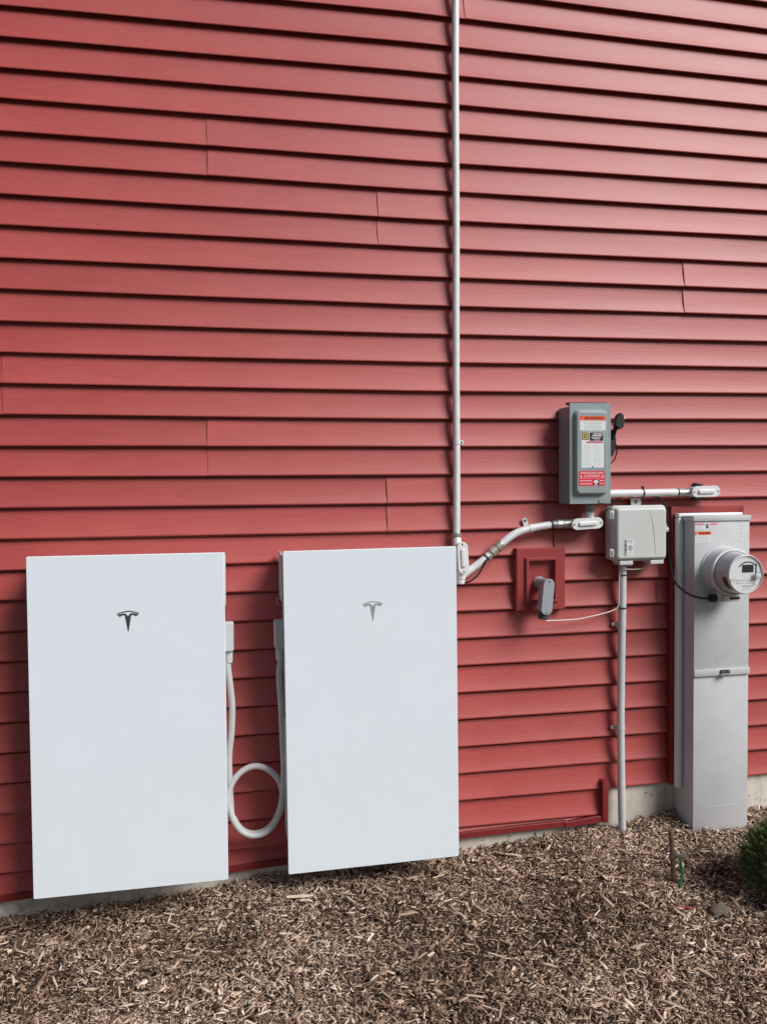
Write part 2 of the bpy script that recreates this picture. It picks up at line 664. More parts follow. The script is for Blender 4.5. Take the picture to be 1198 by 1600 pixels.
# ------------------------------------------------------------------ ground
WX = [-3.0, -0.80, -0.375, -0.04, 0.07, 0.85, 1.05, 1.32, 1.51, 1.62, 1.76, 1.88, 2.08, 2.6, 4.5]
WZ = [-0.09, -0.078, -0.069, -0.040, -0.022, -0.006, 0.010, 0.030, 0.036, 0.052, 0.071, 0.06, 0.048, 0.045, 0.03]


def ground_z(x, y):
    x = np.asarray(x, float)
    y = np.asarray(y, float)
    w = np.interp(x, WX, WZ)
    f = np.exp(np.minimum(y, 0) / 0.75)
    b = 0.010 * np.sin(4.1 * x + 1.3 * y) * np.cos(3.3 * y - 1.7 * x) + 0.006 * np.sin(9.7 * x - 4.2 * y + 1) + 0.005 * np.cos(13 * y + 6 * x)
    b = b * np.clip(-y / 0.25, 0, 1)
    near = np.clip(1 - np.maximum(np.abs(x - 0.7) - 4, np.abs(y) - 4) / 4, 0, 1)
    return (w * f + b) * near


def make_ground():
    xs = np.concatenate([[-150, -40, -12, -6], np.linspace(-3.5, 5, 150), [8, 14, 40, 150]])
    ys = np.concatenate([[-150, -40, -12, -6], np.linspace(-4, 0.3, 80), [1.5, 6, 40, 150]])
    X, Y = np.meshgrid(xs, ys)
    Z = ground_z(X, Y) - 0.008
    V = np.stack([X.ravel(), Y.ravel(), Z.ravel()], 1)
    nx, ny = len(xs), len(ys)
    F = []
    for j in range(ny - 1):
        for i in range(nx - 1):
            a = j * nx + i
            F.append((a, a + 1, a + nx + 1, a + nx))
    me = bpy.data.meshes.new('mulch_ground')
    me.from_pydata(V.tolist(), [], F)
    o = link('mulch_ground', me, SOIL, None, smooth=80)
    o['kind'] = 'structure'
    o['label'] = 'bed of brown wood chip mulch along the foot of the wall'
    return o


ground = make_ground()
ADDED_LAWN = mat('added_lawn_green', (0.060, 0.078, 0.032), 0.9, var=0.35, vscale=6, bump=1.0, bscale=120, bdist=0.02)
bm = nbox(-60, 60, -90, -1.85, -0.12, 0.03, 0.01, 2)  # unseen dark grass sheet, added to keep bounce light from the ground low
added_lawn = part('added_lawn', bm, ADDED_LAWN, None)
added_lawn['kind'] = 'structure'
added_lawn['label'] = 'unseen green grass sheet in front of the mulch bed, added to keep bounce light low'

# ------------------------------------------------------------------ house wall
SP = 0.104            # exposure of one course
KG = 14.9             # course number of ground level
XL, XR = -2.6, 4.2
DZ = {-17: (-12, 9, -9.8), -16: (-11, 9, -10), -15: (-10, 8.2, -5.3), -14: (-8.9, 6.6, -2.5), -13: (-6.1, 7.1, 1.2), -12: (-2.4, 4.4, 1.6),
      -11: (3, 3.7, 4.2), -10: (.9, -.6, 5.3), -9: (3.8, -.7, 4.9), -8: (3.2, -3.4, 6.1), -7: (5.6, -1.2, 5.1), -6: (1.3, -3.8, 3.2),
      -5: (2, -3.8, 4.2), -4: (.4, -5.9, 3), -3: (.6, -5.3, 2.9), -2: (.5, -6.7, 2.4), -1: (1.3, -5.5, 1.8), 0: (.1, -4, .1), 1: (.3, -3.9, .2),
      2: (-.8, -5.2, 0), 3: (-1.5, -4, -1.5), 4: (-2.3, -2, -3.2), 5: (0, -1, -3.6), 6: (-1.1, .1, -.3), 7: (-.4, .7, .2), 8: (.1, 3.0, -1),
      9: (-.7, 2.6, -2.4), 10: (-1.2, 4.2, -1.5), 11: (-1.1, 3.3, -4), 12: (.8, 4.6, -3), 13: (-1.8, 5, -3.5), 14: (-.3, 5.6, -3), 15: (0, 5, -3)}
TB_X = [-2.6, -0.79, -0.037, 0.187, 0.84, 1.276, 1.432]
TB_Z = [-0.048, -0.001, 0.019, 0.027, 0.059, 0.064, 0.071]


def lip_z(k, X):
    d = DZ.get(k, (-12, 9, -10))
    return (KG - k) * SP + np.interp(X, [-0.75, 0.65, 2.15], d) * 0.001


wall = thing('house_wall', 'house wall clad in red horizontal lap siding on a low concrete foundation', 'wall', (0.8, 0.1, -0.1))

bm = nbox(XL, XR, 0.026, 0.12, 0.15, 4.66)
part('sheathing', bm, SHEATH, wall, smooth=0)
# foundation, with a slightly uneven cast face
bm = bmesh.new()
fx = np.linspace(XL, XR, 120)
fz = np.linspace(-0.35, 0.30, 14)
gv = [[bm.verts.new((x, 0.021 + 0.0018 * math.sin(5.3 * x + 7 * z) + 0.0012 * random.uniform(-1, 1), z)) for x in fx] for z in fz]
for j in range(len(fz) - 1):
    for i in range(len(fx) - 1):
        bm.faces.new((gv[j][i], gv[j][i + 1], gv[j + 1][i + 1], gv[j + 1][i]))
back = [bm.verts.new((x, 0.19, z)) for x, z in ((XL, -.35), (XR, -.35), (XR, .3), (XL, .3))]
top = [bm.verts.new((x, y, 0.302)) for x, y in ((XL, .02), (XR, .02), (XR, .19), (XL, .19))]
bm.faces.new(top)
part('foundation', bm, CONC, wall, smooth=30)

# board profile: (y, z above the lip), outward is -y
PROF = [(0.0236, SP + 0.020), (0.0236, SP - 0.0075), (0.0172, SP - 0.0095), (0.0163, 0.089), (0.0155, 0.082), (0.0134, 0.064), (0.0106, 0.046), (0.0072, 0.029), (0.0038, 0.016),
        (0.0014, 0.008), (0.0002, 0.0045), (0.0004, 0.0018), (0.0017, 0.0003), (0.0026, 0.0004), (0.0031, 0.0020), (0.0040, 0.0060), (0.0108, 0.036)]


def pair_gap(k):
    return k in (4, 5)


def board(k, x0, x1, lap0, lap1, zlow=None):
    """one length of siding; lap0/lap1: the end lies over (1) or under (-1) its neighbour, 0 = plain end"""
    n = max(3, int((x1 - x0) / 0.06))
    xs = np.linspace(x0, x1, n + 1)
    ex = []
    if lap0:
        ex += [x0 + 0.012, x0 + 0.03]
    if lap1:
        ex += [x1 - 0.012, x1 - 0.03]
    xs = np.array(sorted(set(xs.tolist() + ex)))
    rr = np.random.default_rng(1000 + k * 37 + int((x0 + 5) * 100))
    ph = rr.uniform(0, 6.28, 6)
    am = rr.uniform(0.0003, 0.0009, 3)
    wave = am[0] * np.sin(2.1 * xs + ph[0]) + am[1] * np.sin(4.7 * xs + ph[1]) + 0.6 * am[2] * np.sin(9.3 * xs + ph[2])
    wz = 0.0005 * np.sin(1.7 * xs + ph[3]) + 0.0004 * np.sin(5.1 * xs + ph[4])
    z0 = lip_z(k, xs) + wz
    zt = lip_z(k - 1, xs)
    if zlow is not None:
        z0 = np.maximum(zlow(xs), lip_z(k, xs))
    oy = wave.copy()
    for e, lap in ((x0, lap0), (x1, lap1)):
        if lap:
            d = np.abs(xs - e)
            oy += (-0.0022 if lap > 0 else 0.0022) * (1.8 if pair_gap(k) else 1) * np.exp(-d / 0.10)
    V = []
    for i, x in enumerate(xs):
        h = (zt[i] - z0[i]) / SP
        for j, (py, pz) in enumerate(PROF):
            xx = x
            if lap0 > 0 and i == 0:
                xx += 0.0012 * math.sin(pz * 30 + ph[5]) + (0.0055 if pair_gap(k) else 0.0015) * max(0, 1 - pz / 0.05) ** 1.5
            belly = oy[i] * (0.4 + 0.6 * math.sin(min(1, max(0, pz / SP)) * PI))
            V.append((xx, py + belly, z0[i] + pz * (h if pz > 0.01 else 1)))
    m_ = len(PROF)
    F = []
    for i in range(len(xs) - 1):
        for j in range(m_ - 1):
            a = i * m_ + j
            F.append((a, a + 1, a + m_ + 1, a + m_))
    # cut ends: the thickness of the sheet
    me = bpy.data.meshes.new('siding_board')
    me.from_pydata(V, [], F)
    o = link('siding_board', me, RED, wall, smooth=50)
    return o


SEAMS = {-26: 0.3, -24: 1.5, -22: -0.7, -20: 2.2, -18: 0.1, -16: 0.879, -14: 2.75, -12: 3.1, -10: -0.055, -8: 0.546, -6: 1.774, -4: 2.9, -2: -0.739, 0: -0.072,
         2: 0.570, 4: 1.227, 6: -0.35, 8: 0.45, 10: -0.730, 12: 0.6}
for k in range(-28, 16):
    pair = k if k % 2 == 0 else k - 1
    xr = 1.428 if k >= 14 else XR
    zl = (lambda X: np.interp(X, TB_X, TB_Z) + 0.004) if k == 15 else None
    sx = SEAMS.get(pair)
    if sx is not None and sx < xr:
        board(k, XL, sx + 0.022, 0, -1, zl)
        board(k, sx, xr, 1, 0, zl)
    else:
        board(k, XL, xr, 0, 0, zl)


def strip(bm, xs, zb, zt, y0, y1):
    """a channel strip following a gently sloping line, with rounded front edges"""
    b = 0.0012
    rows = []
    for x, a, c in zip(xs, zb, zt):
        rows.append([bm.verts.new((x, y, z)) for y, z in ((y1, a), (y0 + b, a), (y0, a + b), (y0, c - b), (y0 + b, c), (y0 + 0.006, c), (y0 + 0.006, c - 0.002), (y1, c - 0.004))])
    n = len(rows[0])
    for p, q in zip(rows, rows[1:]):
        for i in range(n):
            j = (i + 1) % n
            bm.faces.new((p[i], p[j], q[j], q[i]))
    bm.faces.new(rows[0])
    bm.faces.new(rows[-1])
    return bm


xs = np.linspace(XL, 1.272, 40)
zb = np.interp(xs, TB_X, TB_Z) + 0.0008 * np.sin(7 * xs)
part('base_trim', strip(bmesh.new(), xs, zb, zb + 0.0225, -0.010, 0.018), TRIM, wall)
xs = np.linspace(1.262, 1.416, 8)
zb = np.interp(xs, TB_X, TB_Z) - 0.001
part('base_trim', strip(bmesh.new(), xs, zb, zb + np.linspace(0.020, 0.027, 8), -0.014, 0.016), TRIM, wall)
bm = nbox(1.4165, 1.4405, -0.020, 0.016, 0.070, 0.236, 0.0015)
part('end_channel', bm, TRIM, wall)

# picture-frame channel round the meter pedestal
FX0, FX1, FXI, FZT, FZI, FZB = 1.706, 2.026, 1.737, 1.309, 1.270, 0.196


def quad_prism(pts, y0, y1, bev=0.0015):
    bm = bmesh.new()
    a = [bm.verts.new((x, y0, z)) for x, z in pts]
    b = [bm.verts.new((x, y1, z)) for x, z in pts]
    bm.faces.new(a)
    bm.faces.new(b)
    for i in range(len(pts)):
        j = (i + 1) % len(pts)
        bm.faces.new((a[i], a[j], b[j], b[i]))
    if bev:
        bmesh.ops.bevel(bm, geom=list(bm.edges), offset=bev, segments=2, profile=0.5, affect='EDGES')
    return bm


FXR = FX1 - 0.031
part('frame_strip', quad_prism([(FX0, FZB), (FXI, FZB), (FXI, FZI), (FX0, FZT)], -0.022, 0.02), TRIM, wall)
part('frame_strip', quad_prism([(FX0 + 0.0005, FZT), (FXI + 0.0005, FZI), (FXR - 0.0005, FZI), (FX1 - 0.0005, FZT)], -0.021, 0.02), BLOCK, wall)
part('frame_strip', quad_prism([(FXR, FZI), (FXR, FZB), (FX1, FZB), (FX1, FZT)], -0.022, 0.02), TRIM, wall)

# ------------------------------------------------------------------ battery units
EMB_ARC_N = 14


def emblem_mesh(cx, ztop, y, parent, finish):
    sx, sz = 1.31e-4, 1.40e-4
    def W(u, v):
        return (cx + (u - 609) * sx, ztop - (v - 510) * sz)
    bm = bmesh.new()
    top_pts, bot_pts = [], []
    for i in range(EMB_ARC_N + 1):
        t = -1 + 2 * i / EMB_ARC_N
        u = 609 + 264 * t
        v = 510 + 62 * t * t
        top_pts.append(W(u, v))
        bot_pts.append(W(609 + 258 * t, v + 24 + 3 * abs(t)))
    for i in range(EMB_ARC_N):
        flat(bm, [bot_pts[i], bot_pts[i + 1], top_pts[i + 1], top_pts[i]], y, 0.0007)
    half = [(0, 634), (52, 572), (80, 566), (130, 570), (190, 582), (246, 606), (188, 648), (160, 622), (112, 611), (76, 612), (9, 992)]
    # body, as a fan of quads left and right
    for sgn in (-1, 1):
        wing = [W(609 + sgn * u, v) for u, v in ((52, 572), (80, 566), (130, 570), (190, 582), (246, 606), (188, 648), (160, 622), (112, 611), (76, 612))]
        flat(bm, wing if sgn > 0 else wing[::-1], y, 0.0007)
        stem = [W(609, 634), W(609 + sgn * 52, 572), W(609 + sgn * 76, 612), W(609 + sgn * 9, 985), W(609, 992)]
        flat(bm, stem if sgn > 0 else stem[::-1], y + 0.00005, 0.0007)
    return part('emblem', bm, finish, parent, smooth=0)


def battery(x0, x1, z0, z1, label, conn_side, tilt):
    t = thing('battery_unit', label, 'battery', ((x0 + x1) / 2, 0.0, z0), 'home battery units on the wall')
    yf = -0.190
    # front sheet: thin white glass with rounded corners and edge
    P = lambda i, r: rrect(x0 + i, x1 - i, z0 + i, z1 - i, r, 5)
    bm = bmesh.new()
    loft(bm, [(P(0.0045, 0.0035), -0.176), (P(0.0006, 0.005), -0.178), (P(0, 0.0055), -0.180), (P(0, 0.0055), -0.187), (P(0.0005, 0.005), -0.1888), (P(0.002, 0.0045), -0.190)])
    part('front_panel', bm, WHITE_GLASS, t, smooth=40)
    # rear housing, inset, with a rounded side shell
    xi = 0.006
    bm = bmesh.new()
    Q = lambda i, r: rrect(x0 + xi + i, x1 - xi - i, 0.185 + i, z1 - 0.022 - i, r, 5)
    loft(bm, [(Q(0.010, 0.01), -0.006), (Q(0.002, 0.012), -0.014), (Q(0, 0.014), -0.03), (Q(0, 0.014), -0.150), (Q(0.003, 0.012), -0.158), (Q(0.008, 0.01), -0.1755)])
    part('rear_housing', bm, HOUSING, t, smooth=50)
    # upper side cover strips left and right of the heat sink
    for s, xa in ((-1, x0 + xi), (1, x1 - xi)):
        bm = nbox(xa + (-0.0095 if s < 0 else 0.0005), xa + (-0.0005 if s < 0 else 0.0095), -0.168, -0.012, 1.010, z1 - 0.0145, 0.003, 2)
        part('side_cover', bm, HOUSING, t)
        bm = nbox(xa + (-0.006 if s < 0 else 0.0005), xa + (-0.0005 if s < 0 else 0.006), -0.150, -0.03, 0.19, 0.60, 0.002, 2)
        part('side_rail', bm, HOUSING, t)
    # wall bracket below and above
    for zz in (0.33, 0.98):
        part('wall_bracket', nbox(x0 + 0.06, x1 - 0.06, -0.0105, 0.012, zz, zz + 0.07, 0.002, 1), STEEL, t)
    # cable outlet on the side
    sx = 1 if conn_side > 0 else -1
    xe = (x1 - xi) if sx > 0 else (x0 + xi)
    xc = xe + sx * 0.016
    o = part('cable_outlet', loft(bmesh.new(), [(rrect(min(xe - sx * .004, xe + sx * 0.031), max(xe - sx * .004, xe + sx * 0.031), 0.846, 0.938, 0.004, 4), -0.118), (rrect(min(xe - sx * .004, xe + sx * 0.034), max(xe - sx * .004, xe + sx * 0.034), 0.843, 0.941, 0.006, 4), -0.110),
                                          (rrect(min(xe - sx * .004, xe + sx * 0.034), max(xe - sx * .004, xe + sx * 0.034), 0.843, 0.941, 0.006, 4), -0.072), (rrect(min(xe - sx * .004, xe + sx * 0.031), max(xe - sx * .004, xe + sx * 0.031), 0.846, 0.938, 0.004, 4), -0.064)]), HOUSING, t, smooth=50)
    bm = ntube([(xc, -0.091, 0.846), (xc, -0.091, 0.806), (xc, -0.091, 0.801)], [0.0138, 0.0138, 0.0125], seg=20)
    part('cable_gland', bm, HOUSING, o)
    emblem_mesh((x0 + x1) / 2 - 0.0005 + (0.003 if conn_side < 0 else 0), 1.0075, yf - 0.0007, t, EMBLEM if conn_side > 0 else EMBLEM_REFLECT)
    if tilt:
        t.rotation_euler = (0, R(tilt), 0)
    return t


b1 = battery(-0.638, -0.0245, 0.087, 1.190, 'white rectangular wall battery with darker emblem, left of the cable loop', 1, 0.25)
b2 = battery(0.1755, 0.780, 0.082, 1.188, 'white rectangular wall battery with emblem painted paler as a reflection, right of the cable loop', -1, -0.18)
# loose retaining clip on the second unit's side
part('retaining_clip', tube(bmesh.new(), [(0.176, -0.06, 1.005), (0.163, -0.06, 1.014), (0.160, -0.06, 0.992), (0.176, -0.06, 0.988)], 0.0022, seg=8), STEEL, b2)
part('retaining_clip', tube(bmesh.new(), [(0.178, -0.10, 0.966), (0.164, -0.10, 0.968)], 0.0015, seg=8), STEEL, b2)

# cable with a slack loop between the two batteries
path = [(-0.0145, -0.091, 0.812), (-0.0140, -0.091, 0.78), (-0.006, -0.088, 0.70), (-0.002, -0.084, 0.64), (-0.006, -0.078, 0.55), (-0.016, -0.070, 0.45)]
cx, cz, rx, rz = 0.0735, 0.302, 0.0925, 0.122
turns = 1.5
N = 44
for i in range(1, N + 1):
    a = PI + (0.10 + (turns * 2 * PI - 0.2) * i / N)
    g = i / N
    path.append((cx + (rx + 0.004 * math.sin(3 * a)) * math.cos(a), -0.062 - 0.024 * g - 0.004 * math.sin(2 * a), cz + rz * math.sin(a)))
path += [(0.172, -0.090, 0.40), (0.1695, -0.091, 0.50), (0.166, -0.091, 0.62), (0.1605, -0.091, 0.74), (0.1655, -0.091, 0.79), (0.1655, -0.091, 0.812)]
loop = part('looped_cable', ntube(smooth_path(path, 3), 0.0108, seg=16), CABLE, None, smooth=60)
tag(recentre(loop), 'light grey cable with a slack round loop hanging between the two batteries', 'cable')


# ------------------------------------------------------------------ conduit
def conduit_body(t, cx, cz, y_front, y_rear, length, width, ang, mat_body, mat_cover, ridge=True):
    """oval access fitting: body, gasketed cover with raised ridge, two screws. ang from vertical"""
    L, w = length / 2, width / 2
    def cap(i, n=10):
        pts = rrect(cx - w + i, cx + w - i, cz - L + i, cz + L - i, w - i - 1e-4, n)
        return rot_pts(pts, ang, (cx, cz))
    bm = bmesh.new()
    loft(bm, [(cap(0.009), y_rear), (cap(0.004), y_rear - 0.005), (cap(0.0025), y_rear - 0.014), (cap(0.0025), y_front + 0.005)])
    part('fitting_body', bm, mat_body, t, smooth=50)
    bm = bmesh.new()
    loft(bm, [(cap(0.0), y_front + 0.0045), (cap(0.0), y_front + 0.0012), (cap(0.0012), y_front)])
    cov = part('cover', bm, mat_cover, t, smooth=40)
    if ridge:
        def rid(i, e):
            pts = rrect(cx - w * 0.42 + i, cx + w * 0.42 - i, cz - L * 0.60 + i, cz + L * 0.60 - i, w * 0.42 - i - 1e-4, 8)
            return rot_pts(pts, ang, (cx, cz))
        bm = bmesh.new()
        loft(bm, [(rid(0, 0), y_front + 0.0003), (rid(0.0006, 0), y_front - 0.0035), (rid(0.0022, 0), y_front - 0.0062), (rid(0.0048, 0), y_front - 0.0068)], cap0=False)
        part('raised_rib', bm, mat_cover, cov, smooth=60)
    for s in (-1, 1):
        p = rot_pts([(cx, cz + s * (L - w * 0.42))], ang, (cx, cz))[0]
        bm = bmesh.new()
        lathe_y(bm, p[0], p[1], [(y_front + 0.0002, 0.0034), (y_front - 0.0012, 0.0034), (y_front - 0.0018, 0.0022)], seg=12, cap1=True)
        part('screw', bm, SCREW, cov)
    return cov


def hexnut(path_a, path_b, r):
    bm = bmesh.new()
    a, b = Vector(path_a), Vector(path_b)
    d = b - a
    tube(bm, [a, a + d * 0.06, a + d * 0.94, b], [r * 0.93, r, r, r * 0.93], seg=8)
    return bm


# tall vertical conduit
vc = thing('vertical_conduit', 'tall thin white metal conduit rising straight up the siding', 'conduit', (0.829, -0.0155, 1.20))
p0, p1 = Vector((0.8295, -0.0155, 1.205)), Vector((0.8430, -0.0155, 4.60))
part('pipe', ntube([p0.lerp(p1, i / 12) + Vector((0.0009 * math.sin(i * 1.9), 0, 0)) for i in range(13)], 0.0134, seg=24), GALV, vc)
part('coupling', ntube([(0.8295, -0.0155, 1.203), (0.8295, -0.0155, 1.214), (0.8295, -0.0155, 1.2145), (0.8295, -0.0155, 1.222), (0.8295, -0.0155, 1.2235), (0.8295, -0.0155, 1.2265)], [0.0150, 0.0150, 0.0178, 0.0178, 0.016, 0.0142], seg=20), STEEL, vc)


def strap(t, c, side, r, tabdir, zz=0.008, tabw=0.0175):
    """one-hole strap around a pipe on the wall, its tab to one side"""
    x, y, z = c
    bm = bmesh.new()
    pts = []
    for i in range(13):
        a = R(-110 + 220 * i / 12)
        pts.append((x - side * math.cos(a) * (r + 0.0012) * -1 if False else x + (-side) * 0 + (r + 0.0014) * math.sin(a) * 1, y - (r + 0.0014) * math.cos(a)))
    out = [[bm.verts.new((px, py, z + dz)) for dz in (-zz, zz)] for px, py in pts]
    inn = [[bm.verts.new((x + (px - x) * 0.93, y + (py - y) * 0.93, z + dz)) for dz in (-zz, zz)] for px, py in pts]
    for i in range(12):
        bm.faces.new((out[i][0], out[i + 1][0], out[i + 1][1], out[i][1]))
        bm.faces.new((inn[i][0], inn[i + 1][0], inn[i + 1][1], inn[i][1]))
        for e in (0, 1):
            bm.faces.new((out[i][e], out[i + 1][e], inn[i + 1][e], inn[i][e]))
    o = part('strap', bm, GALV, t)
    xa, xb = x + side * (r - 0.002), x + side * (r + tabw)
    lo, hi = min(xa, xb), max(xa, xb)
    bm = bmesh.new()
    loft(bm, [(rrect(lo, hi, z - zz, z + zz, 0.006, 5), -0.0016), (rrect(lo, hi, z - zz, z + zz, 0.006, 5), -0.0046)])
    part('strap_tab', bm, GALV, o)
    bm = bmesh.new()
    xs_ = x + side * (r + tabw * 0.5)
    lathe_y(bm, xs_, z, [(-0.0044, 0.0042), (-0.0068, 0.0042), (-0.0078, 0.0028)], seg=10, cap1=True)
    part('strap_screw', bm, SCREW, o)


strap(vc, (0.8318, -0.0155, 1.562), 1, 0.0134, 1)
strap(vc, (0.8410, -0.0155, 3.95), 1, 0.0134, 1)

# elbow fitting beside the right battery, under the tall conduit
f1 = thing('conduit_fitting', 'white oval conduit fitting standing upright at the top corner of the right battery', 'conduit fitting', (0.838, -0.03, 1.04), 'oval conduit fittings')
conduit_body(f1, 0.8395, 1.1345, -0.066, -0.012, 0.118, 0.041, R(3.2), CAST, CAST)
part('hub', ntube([(0.8315, -0.0275, 1.165), (0.8300, -0.0155, 1.2035)], 0.0165, seg=20), CAST, f1)
part('hub', ntube([(0.8390, -0.032, 1.085), (0.8395, -0.032, 1.062)], 0.0165, seg=20), CAST, f1)
part('lock_nut', hexnut((0.8395, -0.032, 1.0625), (0.8395, -0.032, 1.054), 0.0195), CAST, f1)
part('nipple', ntube([(0.8395, -0.032, 1.056), (0.8395, -0.032, 1.046), (0.8395, -0.032, 1.0455), (0.8395, -0.032, 1.036)], [0.0155, 0.0155, 0.0175, 0.0165], seg=20), CAST, f1)

# bent conduit up to the switch
bc = thing('bent_conduit', 'white metal conduit with a gentle bend climbing to the switch box fitting', 'conduit', (0.85, -0.03, 1.06))
bend = smooth_path([(0.842, -0.031, 1.062), (0.896, -0.031, 1.0985), (0.955, -0.031, 1.1415), (1.005, -0.031, 1.184), (1.045, -0.031, 1.2125), (1.085, -0.031, 1.2290), (1.135, -0.031, 1.2395), (1.207, -0.031, 1.2495)], 8)
part('pipe', ntube(bend, 0.0143, seg=22), GALV, bc, smooth=60)
d = Vector((0.05, 0, 0.0425)).normalized()
c0 = Vector((0.979, -0.031, 1.1625))
part('compression_coupling', tube(bmesh.new(), [c0 + d * a for a in (-0.031, -0.024, -0.0235, -0.006, -0.0055, 0.0055, 0.006, 0.0235, 0.024, 0.031)], [0.0155, 0.0165, 0.0195, 0.0195, 0.0168, 0.0168, 0.0195, 0.0195, 0.0165, 0.0155], seg=10), BRASSY, bc, smooth=30)
c1 = Vector((0.9395, -0.031, 1.1305))
part('cable_tie', ntube([c1 - d * 0.0028, c1 + d * 0.0028], 0.0158, seg=18), BLACK, bc)
part('cable_tie', ntube([(1.1965, -0.031, 1.2480), (1.2015, -0.031, 1.2487)], 0.0162, seg=18), BLACK, bc)
# strap with a tab pointing up-left
ux = Vector((0.975, 0, 0.222))
part('strap', ntube([Vector((1.118, -0.031, 1.2362)) - ux * 0.009, Vector((1.118, -0.031, 1.2362)) + ux * 0.009], 0.0159, seg=20), GALV, bc)
pts = rot_pts(rrect(1.098, 1.117, 1.240, 1.276, 0.0088, 6), R(14), (1.1075, 1.245))
o = part('strap_tab', loft(bmesh.new(), [(pts, -0.004), (pts, -0.0075)]), GALV, bc)
part('strap_screw', lathe_y(bmesh.new(), 1.1032, 1.2655, [(-0.0074, 0.0052), (-0.0100, 0.0052), (-0.0112, 0.0034)], seg=10, cap1=True), SCREW, o)

# fitting under the switch box
f2 = thing('conduit_fitting', 'white oval conduit fitting lying sideways under the grey switch box', 'conduit fitting', (1.33, -0.03, 1.22), 'oval conduit fittings')
conduit_body(f2, 1.330, 1.2515, -0.068, -0.013, 0.126, 0.043, R(-90 + 2.6), CAST, CAST)
part('hub', ntube([(1.285, -0.033, 1.2505), (1.243, -0.032, 1.2505)], 0.0178, seg=20), STEEL, f2)
part('lock_nut', hexnut((1.243, -0.032, 1.2505), (1.219, -0.0315, 1.2500), 0.0182), STEEL, f2)
part('nipple', ntube([(1.219, -0.0315, 1.2500), (1.204, -0.031, 1.2492)], 0.0160, seg=20), STEEL, f2)
part('hub', ntube([(1.352, -0.040, 1.258), (1.352, -0.040, 1.2935)], 0.0165, seg=20), CAST, f2)
part('lock_nut', hexnut((1.352, -0.040, 1.2935), (1.352, -0.040, 1.3010), 0.0185), STEEL, f2)
part('lock_nut', hexnut((1.352, -0.040, 1.3012), (1.352, -0.040, 1.3270), 0.0165), STEEL, f2)

# horizontal conduit to the right
hc = thing('horizontal_conduit', 'short level white metal conduit running right from the switch box', 'conduit', (1.58, -0.031, 1.35))
part('pipe', ntube([(1.395, -0.031, 1.3640), (1.50, -0.031, 1.3643), (1.62, -0.031, 1.3648), (1.748, -0.031, 1.3650)], 0.0146, seg=22), GALV, hc)
part('coupling', ntube([(1.724, -0.031, 1.365), (1.728, -0.031, 1.365), (1.745, -0.031, 1.365), (1.7455, -0.031, 1.365), (1.762, -0.031, 1.365), (1.772, -0.031, 1.365)], [0.0150, 0.0172, 0.0172, 0.0160, 0.0160, 0.0170], seg=10), STEEL, hc, smooth=25)
part('cable_tie', ntube([(1.574, -0.031, 1.3645), (1.580, -0.031, 1.3645)], 0.0160, seg=18), BLACK, hc)
part('cable_tie', ntube([(1.724, -0.031, 1.365), (1.729, -0.031, 1.365)], 0.0163, seg=18), BLACK, hc)
part('cable_tie', nbox(1.572, 1.582, -0.036, -0.028, 1.377, 1.391, 0.002, 1), BLACK, hc)

f3 = thing('conduit_fitting', 'white oval conduit fitting at the far right end of the level conduit', 'conduit fitting', (1.83, -0.03, 1.34), 'oval conduit fittings')
conduit_body(f3, 1.8305, 1.3675, -0.064, -0.010, 0.122, 0.043, R(-90 + 1.0), CAST, CAST)
# putty round the wall entry behind it
bm = bmesh.new()
bmesh.ops.create_icosphere(bm, subdivisions=4, radius=1)
for v in bm.verts:
    n_ = 1 + 0.10 * math.sin(5 * v.co.x + 3 * v.co.z) + 0.06 * math.sin(11 * v.co.z - 7 * v.co.x)
    v.co = Vector((1.836 + 0.036 * n_ * v.co.x, 0.004 + 0.042 * n_ * v.co.y, 1.3675 + 0.0335 * n_ * v.co.z))
sp = part('wall_sealant', bm, DARK_RUBBER, None, smooth=60)
tag(recentre(sp), 'dark grey lump of sealant on the siding behind the far right fitting', 'sealant')

# ------------------------------------------------------------------ switch box
X0, X1, Z0, Z1, YF = 1.2425, 1.4075, 1.3275, 1.7030, -0.100
sw = thing('safety_switch', 'grey-green steel safety switch box with warning stickers and black side lever', 'switch box', ((X0 + X1) / 2, -0.05, Z0), None)
part('enclosure', nbox(X0 + 0.0015, X1 - 0.0015, YF + 0.006, 0.004, Z0 + 0.001, Z1 - 0.012, 0.0012, 1), SW_GREY, sw)
bm = bmesh.new()
loft(bm, [(rrect(X0, X1, Z0, Z1, 0.0012, 2), YF + 0.0065), (rrect(X0, X1, Z0, Z1, 0.0012, 2), YF + 0.001), (rrect(X0 + 0.001, X1 - 0.001, Z0 + 0.001, Z1 - 0.001, 0.001, 2), YF)])
cov = part('front_cover', bm, SW_GREY, sw)
part('rain_hood', nbox(X0 - 0.003, X1 - 0.012, YF + 0.0075, -0.072, Z1 - 0.006, Z1 + 0.0035, 0.001, 1), BLACK, sw)
# embossed centre of the cover
EX0, EX1, EZ0, EZ1 = 1.2545, 1.3935, 1.3575, 1.6800
E_ = lambda i, r: rrect(EX0 + i, EX1 - i, EZ0 + i, EZ1 - i, r, 6)
bm = bmesh.new()
loft(bm, [(E_(0, 0.022), YF + 0.0005), (E_(0.002, 0.021), YF - 0.002), (E_(0.006, 0.018), YF - 0.012), (E_(0.009, 0.016), YF - 0.0165), (E_(0.013, 0.013), YF - 0.018)], cap0=False)
part('raised_panel', bm, SW_GREY, cov, smooth=60)
YL = YF - 0.0184
